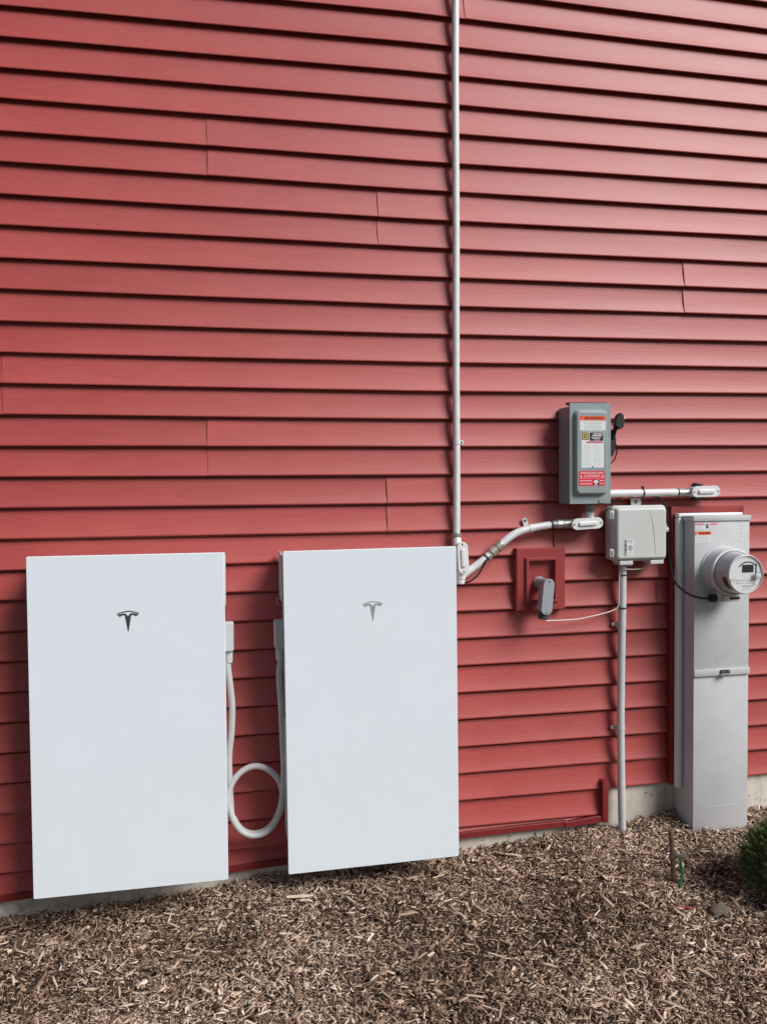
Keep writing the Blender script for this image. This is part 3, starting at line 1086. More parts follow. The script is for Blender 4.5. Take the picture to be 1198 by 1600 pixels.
# knockout and slots on the left side
bm = bmesh.new()
kn = []
for i in range(20):
    a = 2 * PI * i / 20
    kn.append(bm.verts.new((X0 + 0.0010, -0.030 + 0.017 * math.cos(a), 1.366 + 0.017 * math.sin(a))))
ci = bm.faces.new(kn)
r_ = bmesh.ops.extrude_face_region(bm, geom=[ci])
bmesh.ops.translate(bm, vec=(-0.001, 0, 0), verts=[v for v in r_['geom'] if isinstance(v, bmesh.types.BMVert)])
part('knockout', bm, SW_GREY, sw)
part('side_slot', nbox(X0 - 0.0004, X0 + 0.002, -0.082, -0.078, 1.602, 1.640), STEEL, sw)
part('side_slot', nbox(X0 - 0.0004, X0 + 0.002, -0.080, -0.077, 1.375, 1.412), STEEL, sw)
# hasp at the bottom right
part('hasp', nbox(1.358, 1.381, YF - 0.004, YF - 0.0002, Z0 + 0.0015, Z0 + 0.011, 0.0012, 1), STEEL, sw)
part('hasp_slot', nbox(1.357, 1.382, YF - 0.0012, YF - 0.0003, Z0 + 0.010, Z0 + 0.0125), BLACK, sw)
# lever on the right side
lv = part('lever_mount', loft(bmesh.new(), [([(1.4078, 1.500), (1.430, 1.508), (1.4405, 1.535), (1.4425, 1.572), (1.435, 1.602), (1.4078, 1.612)], -0.074), ([(1.4078, 1.500), (1.430, 1.508), (1.4405, 1.535), (1.4425, 1.572), (1.435, 1.602), (1.4078, 1.612)], -0.040)]), BLACK, sw)
bm = bmesh.new()
tube(bm, [(1.428, -0.072, 1.575), (1.432, -0.084, 1.605), (1.440, -0.094, 1.632)], [0.009, 0.0085, 0.0085], seg=10)
part('lever_arm', bm, BLACK, sw)
pts = [(1.424, 1.620), (1.440, 1.606), (1.456, 1.612), (1.462, 1.640), (1.4565, 1.661), (1.446, 1.668), (1.434, 1.660), (1.425, 1.643)]
bm = loft(bmesh.new(), [([(x * .9 + .1 * 1.442, z * .9 + .1 * 1.637) for x, z in pts], -0.108), (pts, -0.103), (pts, -0.086), ([(x * .9 + .1 * 1.442, z * .9 + .1 * 1.637) for x, z in pts], -0.081)])
kb = part('lever_knob', bm, BLACK, sw, smooth=25)
part('knob_pin', ntube([(1.452, -0.100, 1.648), (1.4655, -0.100, 1.6475)], 0.003, seg=8), GALV, kb)
part('lever_cable', ntube(smooth_path([(1.446, -0.060, 1.56), (1.4545, -0.058, 1.535), (1.448, -0.056, 1.500), (1.430, -0.054, 1.478)], 6), 0.0026, seg=8), BLACK, sw)

# stickers on the switch
o = part('warning_sticker', flat(bmesh.new(), rect(1.2748, 1.3775, 1.6005, 1.6540), YL), PAPER, sw, smooth=0)
part('header_band', flat(bmesh.new(), rect(1.2748, 1.3775, 1.6375, 1.6540), YL - 0.0003, 0.0003), ORANGE, o, smooth=0)
text('lettering', 'WARNING', 0.0145, 1.3325, 1.6456, YL - 0.0007, INK_R, o, bold=0.0003, sx=1.02)
part('alert_triangle', flat(bmesh.new(), [(1.2920, 1.6405), (1.3025, 1.6405), (1.29725, 1.6508)], YL - 0.0006, 0.0003), INK_R, o, smooth=0)
print_lines(1.283, 1.3695, 1.6325, 0.0062, 5, YL - 0.0003, 0.0016, o, PAPER_D, 3, 0.3, True)
o = part('rating_sticker', flat(bmesh.new(), rect(1.2805, 1.3700, 1.4625, 1.5955), YL), PAPER, sw, smooth=0)
part('logo_square', flat(bmesh.new(), rect(1.2825, 1.3090, 1.5660, 1.5935), YL - 0.0003, 0.0003), INK, o, smooth=0)
bm = bmesh.new()
def ring_rect(bm, x0, x1, z0, z1, w, y):
    for r_ in (rect(x0, x1, z0, z0 + w), rect(x0, x1, z1 - w, z1), rect(x0, x0 + w, z0 + w, z1 - w), rect(x1 - w, x1, z0 + w, z1 - w)):
        flat(bm, r_, y, 0.0003)
ring_rect(bm, 1.2855, 1.3060, 1.5690, 1.5905, 0.0030, YL - 0.0007)
ring_rect(bm, 1.2915, 1.3005, 1.5748, 1.5850, 0.0022, YL - 0.0007)
part('logo_mark', bm, YELLOW, o, smooth=0)
part('black_field', flat(bmesh.new(), rect(1.3125, 1.3680, 1.5620, 1.5935), YL - 0.0003, 0.0003), INK, o, smooth=0)
bm = bmesh.new()
for x0, x1, z0, z1 in ((1.328, 1.365, 1.5862, 1.5893), (1.324, 1.363, 1.5800, 1.5840), (1.319, 1.357, 1.5745, 1.5770), (1.322, 1.355, 1.5698, 1.5720), (1.332, 1.353, 1.5640, 1.5660)):
    x = x0
    rr = random.Random(int(x0 * 1e5))
    while x < x1:
        l = rr.uniform(0.003, 0.008)
        flat(bm, rect(x, min(x + l, x1), z0, z1), YL - 0.0007, 0.0003)
        x += l + 0.0009
part('fine_print', bm, LET_W, o, smooth=0)
part('pink_band', flat(bmesh.new(), rect(1.3000, 1.3680, 1.5535, 1.5605), YL - 0.0003, 0.0003), PINK, o, smooth=0)
print_lines(1.3030, 1.366, 1.5570, 0.004, 1, YL - 0.0006, 0.0018, o, INK_R, 9, 0.1)
print_lines(1.284, 1.322, 1.5440, 0.0085, 9, YL - 0.0003, 0.0012, o, PAPER_D, 5, 0.35)
print_lines(1.328, 1.366, 1.5440, 0.0085, 9, YL - 0.0003, 0.0012, o, PAPER_D, 6, 0.35)
part('cover_screw', lathe_y(bmesh.new(), 1.3255, 1.4665, [(YL, 0.003), (YL - 0.001, 0.003), (YL - 0.0015, 0.002)], seg=10, cap1=True), SCREW, o)
o = part('disconnect_sticker', loft(bmesh.new(), [(rrect(1.2705, 1.3735, 1.3950, 1.4500, 0.003, 3), YL + 0.0004), (rrect(1.2705, 1.3735, 1.3950, 1.4500, 0.003, 3), YL)]), REDLAB, sw, smooth=0)
text('lettering', 'PHOTOVOLTAIC SYSTEM', 0.0093, 1.3220, 1.4420, YL - 0.0004, LET_W, o, bold=0.0002, sx=0.86)
text('lettering', 'AC DISCONNECT', 0.0093, 1.3220, 1.4318, YL - 0.0004, LET_W, o, bold=0.0002, sx=0.86)
for xx in (1.2790, 1.3650):
    part('alert_triangle', flat(bmesh.new(), [(xx - 0.0045, 1.4278), (xx + 0.0045, 1.4278), (xx, 1.4358)], YL - 0.0004, 0.0003), LET_W, o, smooth=0)
bm = bmesh.new()
flat(bm, rect(1.2735, 1.3700, 1.4236, 1.4246), YL - 0.0004, 0.0003)
part('rule', bm, LET_W, o, smooth=0)
print_lines(1.2745, 1.3245, 1.4140, 0.0113, 2, YL - 0.0004, 0.0028, o, LET_W, 12, 0.12)
print_lines(1.3540, 1.3700, 1.4140, 0.0113, 2, YL - 0.0004, 0.0026, o, LET_W, 13, 0.1)
bm = bmesh.new()
for (x0, x1, z0, z1) in ((1.3290, 1.3335, 1.4145, 1.4185), (1.3375, 1.3420, 1.4155, 1.4190), (1.3455, 1.3500, 1.4120, 1.4170), (1.3295, 1.3340, 1.3985, 1.4060), (1.3365, 1.3390, 1.3990, 1.4065), (1.3440, 1.3505, 1.3970, 1.4080)):
    flat(bm, rect(x0, x1, z0, z1), YL - 0.0008, 0.0003)
part('handwritten_mark', bm, INK, o, smooth=0)
bm = bmesh.new()
flat(bm, rot_pts(rect(1.3300, 1.3500, 1.3975, 1.4175), R(4), (1.34, 1.407)), YL - 0.0004, 0.0003)
part('white_patch', bm, PAPER, o, smooth=0)

# ------------------------------------------------------------------ network box
nb = thing('network_box', 'square pale grey plastic utility box with small black and white sticker', 'utility box', (1.54, -0.05, 1.10))
NX0, NX1, NZ0, NZ1, NYF = 1.4290, 1.6550, 1.1030, 1.3180, -0.090
bm = bmesh.new()
Q = lambda i, r: rrect(NX0 + i, NX1 - i, NZ0 + i, NZ1 - i, r, 6)
loft(bm, [(Q(0.006, 0.010), -0.004), (Q(0.004, 0.012), -0.008), (Q(0.004, 0.012), -0.055)])
part('base', bm, NET_GREY, nb, smooth=50)
bm = bmesh.new()
loft(bm, [(Q(0.0, 0.016), -0.055), (Q(0.0, 0.016), -0.063), (Q(0.0025, 0.015), -0.066), (Q(0.0055, 0.014), -0.068), (Q(0.0085, 0.013), -0.082), (Q(0.012, 0.011), -0.088), (Q(0.017, 0.008), -0.090)])
lid = part('lid', bm, NET_GREY, nb, smooth=60)
# soft moulded crease down the right of the lid
cr = smooth_path([(1.566, -0.0898, 1.303), (1.582, -0.0898, 1.27), (1.592, -0.0898, 1.22), (1.597, -0.0898, 1.16), (1.598, -0.0898, 1.118)], 6)
part('moulded_crease', ntube(cr, [0.0006 + 0.0012 * math.sin(PI * i / (len(cr) - 1)) for i in range(len(cr))], seg=8), NET_GREY, lid, smooth=80)
for z0, z1 in ((1.268, 1.299), (1.122, 1.153)):
    o = part('hinge', nbox(NX0 - 0.0125, NX0 + 0.006, -0.078, -0.050, z0, z1, 0.0025, 2), NET_GREY, nb)
    part('hinge_slot', nbox(NX0 - 0.0075, NX0 - 0.0035, -0.0788, -0.076, z0 + 0.006, z1 - 0.006), BLACK, o)
for x0, x1 in ((1.453, 1.509), (1.581, 1.637)):
    part('foot', nbox(x0, x1, -0.084, -0.030, NZ0 - 0.012, NZ0 + 0.004, 0.002, 1), NET_GREY, nb)
part('bottom_plate', nbox(1.50, 1.525, -0.05, -0.02, NZ0 - 0.020, NZ0 + 0.003, 0.002, 1), PVC_GREY, nb)
o = part('mounting_tab', loft(bmesh.new(), [(rrect(1.540, 1.582, 1.310, 1.343, 0.003, 3), -0.004), (rrect(1.540, 1.582, 1.310, 1.343, 0.003, 3), -0.010)]), NET_GREY, nb)
part('tab_screw', lathe_y(bmesh.new(), 1.561, 1.330, [(-0.0098, 0.0065), (-0.0125, 0.0065), (-0.0135, 0.004)], seg=12, cap1=True), SCREW, o)
# latch ears
def ring_y(cx, cz, r, w, y, mm, parent, nm):
    pts = [(cx + r * math.cos(2 * PI * i / 24), y, cz + r * math.sin(2 * PI * i / 24)) for i in range(25)]
    return part(nm, ntube(pts, w, seg=8, cap=False), mm, parent, smooth=60)
ring_y(1.6600, 1.2230, 0.0085, 0.0027, -0.062, NET_GREY, nb, 'latch_ring')
ring_y(1.6545, 1.2395, 0.0052, 0.0025, -0.062, NET_GREY, nb, 'latch_ring')
part('latch_bolt', lathe_y(bmesh.new(), 1.6600, 1.2230, [(-0.058, 0.0045), (-0.068, 0.0045), (-0.070, 0.002)], seg=10, cap1=True), GALV, nb)
# sticker
o = part('sticker', flat(bmesh.new(), rect(1.4690, 1.5060, 1.1270, 1.1880), NYF - 0.0006), PAPER, nb, smooth=0)
text('lettering', 'CORNING', 0.0128, 1.4745, 1.1575, NYF - 0.0009, INK, o, bold=0.0006, rot=R(90), sx=1.0)
text('lettering', 'AT&T', 0.0080, 1.4925, 1.1825, NYF - 0.0009, INK, o, bold=0.0001)
bm = bmesh.new()
for i in range(28):
    a, b = 2 * PI * i / 28, 2 * PI * (i + 1) / 28
    flat(bm, [(1.4930 + r * math.cos(t), 1.1560 + 1.15 * r * math.sin(t)) for r, t in ((0.0088, a), (0.0088, b), (0.0068, b), (0.0068, a))], NYF - 0.0009, 0.0003)
flat(bm, rot_pts(rect(1.4920, 1.4940, 1.1500, 1.1620), R(48), (1.493, 1.156)), NYF - 0.0009, 0.0003)
flat(bm, rot_pts(rect(1.4920, 1.4940, 1.1510, 1.1610), R(-40), (1.493, 1.156)), NYF - 0.0010, 0.0003)
part('round_symbol', bm, INK, o, smooth=0)
print_lines(1.4835, 1.5030, 1.1755, 0.004, 1, NYF - 0.0009, 0.0013, o, INK, 21, 0.1)
print_lines(1.4835, 1.5030, 1.1405, 0.0045, 2, NYF - 0.0009, 0.0012, o, PAPER_D, 22, 0.2)

# thin pipe from the box down to the soil
tp = thing('thin_pipe', 'slim pale grey plastic pipe dropping from the utility box into the mulch', 'pipe', (1.493, -0.024, 0.02))
pp = smooth_path([(1.4965, -0.026, 1.112), (1.4955, -0.025, 0.93), (1.4925, -0.024, 0.72), (1.4900, -0.024, 0.48), (1.4915, -0.026, 0.26), (1.4955, -0.030, -0.03)], 6)
part('pipe', ntube(pp, 0.0148, seg=22), PVC_PIPE, tp)
for zz, xx in ((0.852, 1.4945), (0.444, 1.4900)):
    bm = ntube([(xx, -0.024, zz - 0.008), (xx, -0.024, zz + 0.008)], 0.0163, seg=20)
    o = part('strap', bm, PVC_PIPE, tp)
    bm = loft(bmesh.new(), [(rrect(xx - 0.034, xx - 0.010, zz - 0.007, zz + 0.006, 0.005, 4), -0.005), (rrect(xx - 0.034, xx - 0.010, zz - 0.007, zz + 0.006, 0.005, 4), -0.011)])
    part('strap_tab', bm, PVC_PIPE, o)
    part('strap_screw', lathe_y(bmesh.new(), xx - 0.027, zz - 0.001, [(-0.011, 0.0028), (-0.0125, 0.0028), (-0.013, 0.0015)], seg=8, cap1=True), SCREW, o)
for zz, xx in ((1.047, 1.4963), (0.918, 1.4955)):
    part('cable_tie', ntube([(xx - 0.001, -0.0255, zz - 0.002), (xx - 0.001, -0.0255, zz + 0.002)], 0.0175, seg=18), BLACK, tp)

w1 = part('white_wire', ntube(smooth_path([(1.1475, -0.078, 0.9030), (1.165, -0.060, 0.8880), (1.195, -0.045, 0.8840), (1.26, -0.035, 0.8815), (1.315, -0.030, 0.8830), (1.402, -0.028, 0.8965), (1.455, -0.029, 0.9100), (1.474, -0.032, 0.9260), (1.4765, -0.034, 0.96),
                                           (1.4775, -0.034, 1.03), (1.480, -0.036, 1.060), (1.487, -0.044, 1.069), (1.504, -0.046, 1.0700), (1.545, -0.046, 1.0690), (1.585, -0.045, 1.0730), (1.607, -0.045, 1.0830), (1.615, -0.045, 1.100)], 6), 0.0023, seg=8), WIRE_W, None, smooth=60)
tag(recentre(w1), 'thin white wire sagging from the grey elbow fitting to the slim pipe', 'wire')

# black cables
k1 = part('black_cable', ntube(smooth_path([(0.8395, -0.040, 1.040), (0.866, -0.046, 1.0430), (0.890, -0.046, 1.0570), (0.908, -0.046, 1.0760), (0.921, -0.045, 1.0970), (0.940, -0.0475, 1.127), (1.00, -0.022, 1.155)], 6), 0.0034, seg=10), BLACK, None, smooth=60)
tag(recentre(k1), 'short black cable curving from the upright fitting to the bent conduit', 'cable')
k2 = part('black_cable', ntube(smooth_path([(1.373, -0.020, 1.256), (1.413, -0.018, 1.285), (1.453, -0.018, 1.317), (1.480, -0.015, 1.343), (1.515, -0.012, 1.352), (1.545, -0.012, 1.350)], 6), 0.0030, seg=10), BLACK, None, smooth=60)
tag(recentre(k2), 'short black cable slanting behind the sideways fitting below the switch box', 'cable')
k3 = part('black_cable', ntube(smooth_path([(1.574, -0.024, 1.3490), (1.620, -0.022, 1.3520), (1.655, -0.021, 1.3420), (1.678, -0.021, 1.315), (1.687, -0.022, 1.282), (1.6925, -0.024, 1.212), (1.6925, -0.030, 1.111), (1.6975, -0.055, 1.027), (1.711, -0.095, 0.988), (1.736, -0.138, 0.968), (1.785, -0.146, 0.960), (1.812, -0.146, 0.960)], 7), 0.0040, seg=12), BLACK, None, smooth=60)
tag(recentre(k3), 'long black cable hanging from the level conduit down to the meter', 'cable')

# ------------------------------------------------------------------ mount block and grey elbow
mb = thing('mounting_block', 'dark red plastic mounting block with recessed centre set in the siding', 'mounting block', (1.16, 0, 0.92))
BX0, BX1, BZ0, BZ1 = 1.0625, 1.2605, 0.9205, 1.1595


def frame_ring(bm, o, i, y_out, y_in, y_back):
    """rectangular ring: outer rect o, inner rect i"""
    def lp(r, y):
        return [bm.verts.new((x, y, z)) for x, z in rect(*r)]
    b = 0.0035
    o2 = (o[0] + b, o[1] - b, o[2] + b, o[3] - b)
    L_ = [lp(o, y_back), lp(o, y_out + b), lp(o2, y_out), lp(i, y_in), lp(i, y_back)]
    for p, q in zip(L_, L_[1:]):
        for k in range(4):
            j = (k + 1) % 4
            bm.faces.new((p[k], p[j], q[j], q[k]))
    return bm


part('flange', frame_ring(bmesh.new(), (BX0, BX1, BZ0, BZ1), (1.097, 1.2275, 0.951, 1.1245), -0.020, -0.0195, 0.014), BLOCK, mb, smooth=25)
part('inner_frame', frame_ring(bmesh.new(), (1.0975, 1.227, 0.9515, 1.124), (1.111, 1.2165, 0.962, 1.1125), -0.0300, -0.0285, 0.012), BLOCK, mb, smooth=25)
part('recess_back', nbox(1.100, 1.225, -0.0035, -0.0015, 0.955, 1.121), BLOCK, mb)
part('seam_line', nbox(1.0985, 1.1108, -0.0302, -0.0285, 1.0185, 1.0195), TRIM, mb)
part('corner_tie', nbox(1.0635, 1.0660, -0.0205, -0.005, 1.150, 1.1590), TRIM, mb)

el = thing('grey_elbow_fitting', 'blue-grey plastic elbow fitting sticking out of the red mounting block', 'conduit fitting', (1.155, -0.05, 0.90))
tl = R(-6.0)
conduit_body(el, 1.1555, 0.983, -0.101, -0.046, 0.136, 0.0435, tl, PVC_GREY, PVC_GREY, ridge=False)
bm = bmesh.new()
lathe_y(bm, 1.1600, 1.0260, [(-0.002, 0.0235), (-0.012, 0.0235), (-0.0125, 0.0205), (-0.050, 0.0205)], seg=24, cap1=True)
part('wall_hub', bm, PVC_GREY, el)
part('rubber_plug', ntube([(1.1495, -0.074, 0.924), (1.1480, -0.074, 0.910), (1.1470, -0.074, 0.898), (1.1468, -0.074, 0.8965)], [0.0185, 0.0205, 0.0200, 0.0170], seg=20), DARK_RUBBER, el)

# ------------------------------------------------------------------ meter pedestal
wb = thing('backing_board', 'white plastic backing board behind the meter pedestal', 'board', (1.865, -0.03, 0.19))
part('board', nbox(1.7385, 1.9935, -0.044, 0.0, 0.1925, 1.2675, 0.003, 2), WHITE_TRIM, wb)
part('edge_moulding', nbox(1.7180, 1.7380, -0.0520, -0.0235, 0.1915, 1.2670, 0.006, 3), WHITE_TRIM, wb)
part('edge_moulding', nbox(1.7180, 1.9995, -0.0540, -0.0235, 1.2675, 1.2830, 0.004, 3), WHITE_TRIM, wb)
part('groove_strip', nbox(1.7382, 1.7435, -0.0490, -0.040, 0.193, 1.2665, 0.0007, 1), HOUSING, wb)

mp = thing('meter_pedestal', 'tall grey steel electric meter pedestal standing in the mulch', 'meter pedestal', (1.86, -0.07, 0.03))
PX0, PX1, PYF = 1.7435, 1.9795, -0.120
part('lower_cabinet', nbox(PX0 + 0.002, PX1 - 0.002, PYF + 0.0035, -0.0445, -0.08, 1.2545, 0.0015, 1), PED_GREY, mp)
part('lower_back', nbox(PX0 + 0.0025, PX1 - 0.0025, -0.0450, 0.018, -0.08, 0.1905, 0.001, 1), PED_GREY, mp)
o = part('lower_cover', nbox(PX0, PX1, PYF, PYF + 0.004, 0.045, 0.6545, 0.0012, 2), PED_GREY, mp)
part('emboss_line', nbox(1.785, 1.938, PYF - 0.0014, PYF + 0.0005, 0.1355, 0.1385, 0.0012, 2), PED_GREY, o)
o = part('upper_cover', nbox(PX0, PX1, PYF - 0.001, PYF + 0.0034, 0.6555, 1.2545, 0.0012, 2), PED_GREY, mp)
ring_y(1.858, 0.722, 0.0175, 0.0009, PYF - 0.0008, PED_GREY, o, 'stamped_mark')
bm = bmesh.new()
for a in (0.0, 0.5, 1.0):
    x = 1.850 + 0.016 * a
    tube(bm, [(x, PYF - 0.0009, 0.712), (x, PYF - 0.0009, 0.732)], 0.0008, seg=6)
tube(bm, [(1.850, PYF - 0.0009, 0.722), (1.866, PYF - 0.0009, 0.722)], 0.0008, seg=6)
part('stamped_mark', bm, PED_GREY, o)
part('lip_flange', nbox(PX0 - 0.0025, PX1 + 0.0015, PYF - 0.0085, PYF - 0.0012, 0.6545, 0.6805, 0.002, 2), PED_GREY, mp)
# hasp opening and latch
bm = loft(bmesh.new(), [(rrect(1.848, 1.893, 0.6615, 0.6765, 0.006, 4), PYF - 0.0086), (rrect(1.848, 1.893, 0.6615, 0.6765, 0.006, 4), PYF - 0.0100)])
h = part('latch_plate', bm, BLACK, mp)
bm = bmesh.new()
for cx_ in (1.860, 1.872, 1.884):
    lathe_y(bm, cx_, 0.670, [(PYF - 0.0102, 0.0035), (PYF - 0.0125, 0.0030)], seg=10, cap1=True)
part('latch_pin', bm, STEEL, h)
part('latch_tongue', quad_prism([(1.846, 0.6575), (1.880, 0.6580), (1.884, 0.6640), (1.850, 0.6630)], PYF - 0.022, PYF - 0.0105, 0.001), STEEL, h)
# hood
part('hood', nbox(PX0 - 0.0075, PX1 + 0.0035, PYF - 0.0065, -0.0540, 1.2550, 1.2745, 0.0015, 2), PED_GREY, mp)

YP = PYF - 0.0015
o = part('danger_sticker', flat(bmesh.new(), rect(1.7455, 1.8410, 1.2240, 1.2465), YP), PAPER, mp, smooth=0)
part('header_band', flat(bmesh.new(), rect(1.7460, 1.7835, 1.2395, 1.2460), YP - 0.0003, 0.0003), PINK, o, smooth=0)
part('header_band', flat(bmesh.new(), rect(1.8075, 1.8405, 1.2395, 1.2460), YP - 0.0003, 0.0003), PINK, o, smooth=0)
bm = bmesh.new()
flat(bm, [(1.793, 1.2270), (1.800, 1.2270), (1.803, 1.2330), (1.790, 1.2330)], YP - 0.0004, 0.0003)
for p_ in ((1.793, 1.2345, 1.2420), (1.7975, 1.2345, 1.2450), (1.8015, 1.2335, 1.2420)):
    flat(bm, rot_pts(rect(p_[0] - 0.0013, p_[0] + 0.0013, p_[1], p_[2]), R(8), (p_[0], p_[1])), YP - 0.0004, 0.0003)
flat(bm, [(1.7840, 1.2440), (1.7905, 1.2385), (1.7895, 1.2360), (1.7935, 1.2325), (1.7880, 1.2375), (1.7885, 1.2395)], YP - 0.0005, 0.0003)
part('shock_symbol', bm, INK, o, smooth=0)
print_lines(1.7480, 1.7790, 1.2355, 0.0040, 3, YP - 0.0003, 0.0010, o, PAPER_D, 31, 0.3)
print_lines(1.8080, 1.8380, 1.2355, 0.0040, 3, YP - 0.0003, 0.0010, o, PAPER_D, 32, 0.3)
o = part('warning_sticker', flat(bmesh.new(), rect(1.7455, 1.8125, 1.1720, 1.2150), YP), PAPER, mp, smooth=0)
part('header_band', flat(bmesh.new(), rect(1.7455, 1.8125, 1.2020, 1.2150), YP - 0.0003, 0.0003), ORANGE, o, smooth=0)
text('lettering', 'WARNING', 0.0108, 1.7855, 1.2083, YP - 0.0006, INK_R, o, bold=0.0003)
part('alert_triangle', flat(bmesh.new(), [(1.7510, 1.2040), (1.7600, 1.2040), (1.7555, 1.2125)], YP - 0.0006, 0.0003), PAPER, o, smooth=0)
print_lines(1.7485, 1.8095, 1.1980, 0.0052, 5, YP - 0.0003, 0.0012, o, PAPER_D, 33, 0.2)
o = part('number_strip', flat(bmesh.new(), rect(1.9390, 1.9545, 1.1685, 1.2545), YP), PAPER, mp, smooth=0)
bm = bmesh.new()
for i, zz in enumerate((1.2480, 1.2340, 1.2200, 1.2050, 1.1910, 1.1760)):
    flat(bm, rot_pts(rect(1.9450, 1.9485, zz - 0.0028, zz + 0.0028), R(20 * (i % 3 - 1)), (1.9467, zz)), YP - 0.0004, 0.0003)
part('fine_print', bm, PAPER_D, o, smooth=0)

# ------------------------------------------------------------------ electric meter
MX, MZ = 1.8620, 1.0635
me_ = thing('electric_meter', 'round glass-covered electric meter with small dark display on the pedestal', 'electric meter', (MX, -0.2, MZ - 0.093))
bm = lathe_y(bmesh.new(), MX, MZ, [(-0.1208, 0.0965), (-0.126, 0.0945), (-0.1275, 0.0890), (-0.134, 0.0872), (-0.178, 0.0855)])
part('socket_collar', bm, PED_GREY, me_, smooth=40)
bm = lathe_y(bmesh.new(), MX, MZ, [(-0.178, 0.0835), (-0.178, 0.0895), (-0.1795, 0.0905), (-0.1895, 0.0905), (-0.191, 0.0895), (-0.1915, 0.0820)])
part('sealing_ring', bm, GALV, me_, smooth=40)
bm = lathe_y(bmesh.new(), MX, MZ, [(-0.1905, 0.0795), (-0.222, 0.0762), (-0.2555, 0.0716), (-0.2558, 0.0700)])
part('inner_body', bm, METER_BODY, me_, smooth=40)
bm = lathe_y(bmesh.new(), MX, MZ, [(-0.2556, 0.0708), (-0.2580, 0.0708), (-0.2585, 0.0698)], cap1=True)
face = part('dial_face', bm, METER_FACE, me_, smooth=40)
YM = -0.2588
o = part('display', flat(bmesh.new(), rect(1.8490, 1.8960, 1.0700, 1.0985), YM - 0.0006), LCD, face, smooth=0)
bm = bmesh.new()
for i in range(10):
    a, b = R(140 - 9.5 * i), R(140 - 9.5 * (i + 1))
    flat(bm, [(1.873 + r * math.cos(t), 1.0600 + r * math.sin(t)) for r, t in ((0.0505, a), (0.0505, b), (0.0465, b), (0.0465, a))], YM - 0.0004, 0.0004)
flat(bm, rect(1.9035, 1.9090, 1.058, 1.1005), YM - 0.0004, 0.0004)
part('dark_trim', bm, INK, face, smooth=0)
bm = bmesh.new()
flat(bm, rect(1.845, 1.885, 1.0395, 1.0412), YM - 0.0003, 0.0003)
flat(bm, rect(1.850, 1.898, 1.0175, 1.0205), YM - 0.0003, 0.0003)
for i in range(6):
    flat(bm, rect(1.826 + 0.0135 * i, 1.8325 + 0.0135 * i, 1.0290, 1.0315), YM - 0.0003, 0.0003)
flat(bm, rect(1.895, 1.906, 1.0235, 1.0272), YM - 0.0003, 0.0003)
flat(bm, rect(1.852, 1.885, 1.0085, 1.0098), YM - 0.0003, 0.0003)
part('fine_print', bm, PAPER_D, face, smooth=0)
# dark side window low on the left
bm = lathe_y(bmesh.new(), MX, MZ, [(-0.230, 0.0758), (-0.252, 0.0727)], seg=14, a0=187, a1=232)
part('side_window', bm, INK, me_, smooth=60)
# clear cover
bm = lathe_y(bmesh.new(), MX, MZ, [(-0.1915, 0.0838), (-0.197, 0.0815), (-0.225, 0.0786), (-0.252, 0.0745), (-0.260, 0.0730), (-0.2630, 0.0708), (-0.2645, 0.0660), (-0.2655, 0.058)], cap1=True)
part('glass_cover', bm, GLASS, me_, smooth=60)
bm = lathe_y(bmesh.new(), MX, MZ, [(-0.2590, 0.0734), (-0.2635, 0.0722), (-0.2652, 0.0700), (-0.2636, 0.0690)])
part('cover_rim', bm, GALV, me_, smooth=40)
# seal and wire on the cover
o = part('seal', nbox(1.8945, 1.9175, -0.2745, -0.2665, 1.0480, 1.0660, 0.003, 2), HOUSING, me_)
ring_y(1.9060, 1.0640, 0.0080, 0.0022, -0.2700, STEEL, o, 'seal_loop')
part('seal_wire', ntube(smooth_path([(1.7945, -0.258, 1.0450), (1.820, -0.268, 1.0475), (1.848, -0.268, 1.0510), (1.852, -0.267, 1.0490)], 5), 0.0011, seg=6), STEEL, me_)
part('seal_wire', ntube([(1.917, -0.270, 1.0545), (1.936, -0.262, 1.0540)], 0.0011, seg=6), STEEL, me_)
# ring clamp below
part('ring_clamp', nbox(1.832, 1.890, -0.192, -0.165, 0.9530, 0.9745, 0.002, 1), GALV, me_)
part('clamp_slot', nbox(1.846, 1.888, -0.1928, -0.190, 0.9600, 0.9690), BLACK, me_)
part('hub_plate', nbox(1.816, 1.842, -0.175, -0.122, 0.9505, 0.9905, 0.002, 1), PED_GREY, me_)
part('cable_grommet', ntube([(1.793, -0.146, 0.9605), (1.797, -0.146, 0.9605), (1.817, -0.146, 0.9605), (1.8195, -0.146, 0.9605)], [0.0120, 0.0155, 0.0155, 0.0130], seg=18), BLACK, me_)

# ------------------------------------------------------------------ ground rod
gr = thing('ground_rod', 'short rusty copper ground rod with clamp sticking out of the mulch', 'ground rod', (1.488, -0.408, 0.0))
part('rod', ntube([(1.490, -0.408, -0.08), (1.480, -0.408, 0.12), (1.4725, -0.408, 0.203), (1.4722, -0.408, 0.206)], [0.0085, 0.0085, 0.0085, 0.0070], seg=14), COPPER, gr)
o = part('clamp', ntube([(1.4805, -0.408, 0.112), (1.4790, -0.408, 0.130)], 0.0125, seg=8), OLD_STEEL, gr)
part('clamp_bolt', ntube([(1.483, -0.412, 0.121), (1.506, -0.424, 0.118), (1.514, -0.428, 0.117)], [0.0065, 0.0065, 0.0075], seg=6), OLD_STEEL, o)
part('clamp_ear', nbox(1.456, 1.471, -0.412, -0.402, 0.121, 0.129, 0.002, 1), OLD_STEEL, o)
gw = part('green_wire', ntube(smooth_path([(1.4955, -0.421, 0.121), (1.501, -0.422, 0.105), (1.5045, -0.424, 0.075), (1.5025, -0.428, 0.045), (1.492, -0.434, 0.022), (1.480, -0.438, -0.01)], 7), 0.0043, seg=10), GREEN, None, smooth=60)
tag(recentre(gw), 'bright green insulated wire running down beside the ground rod', 'wire')

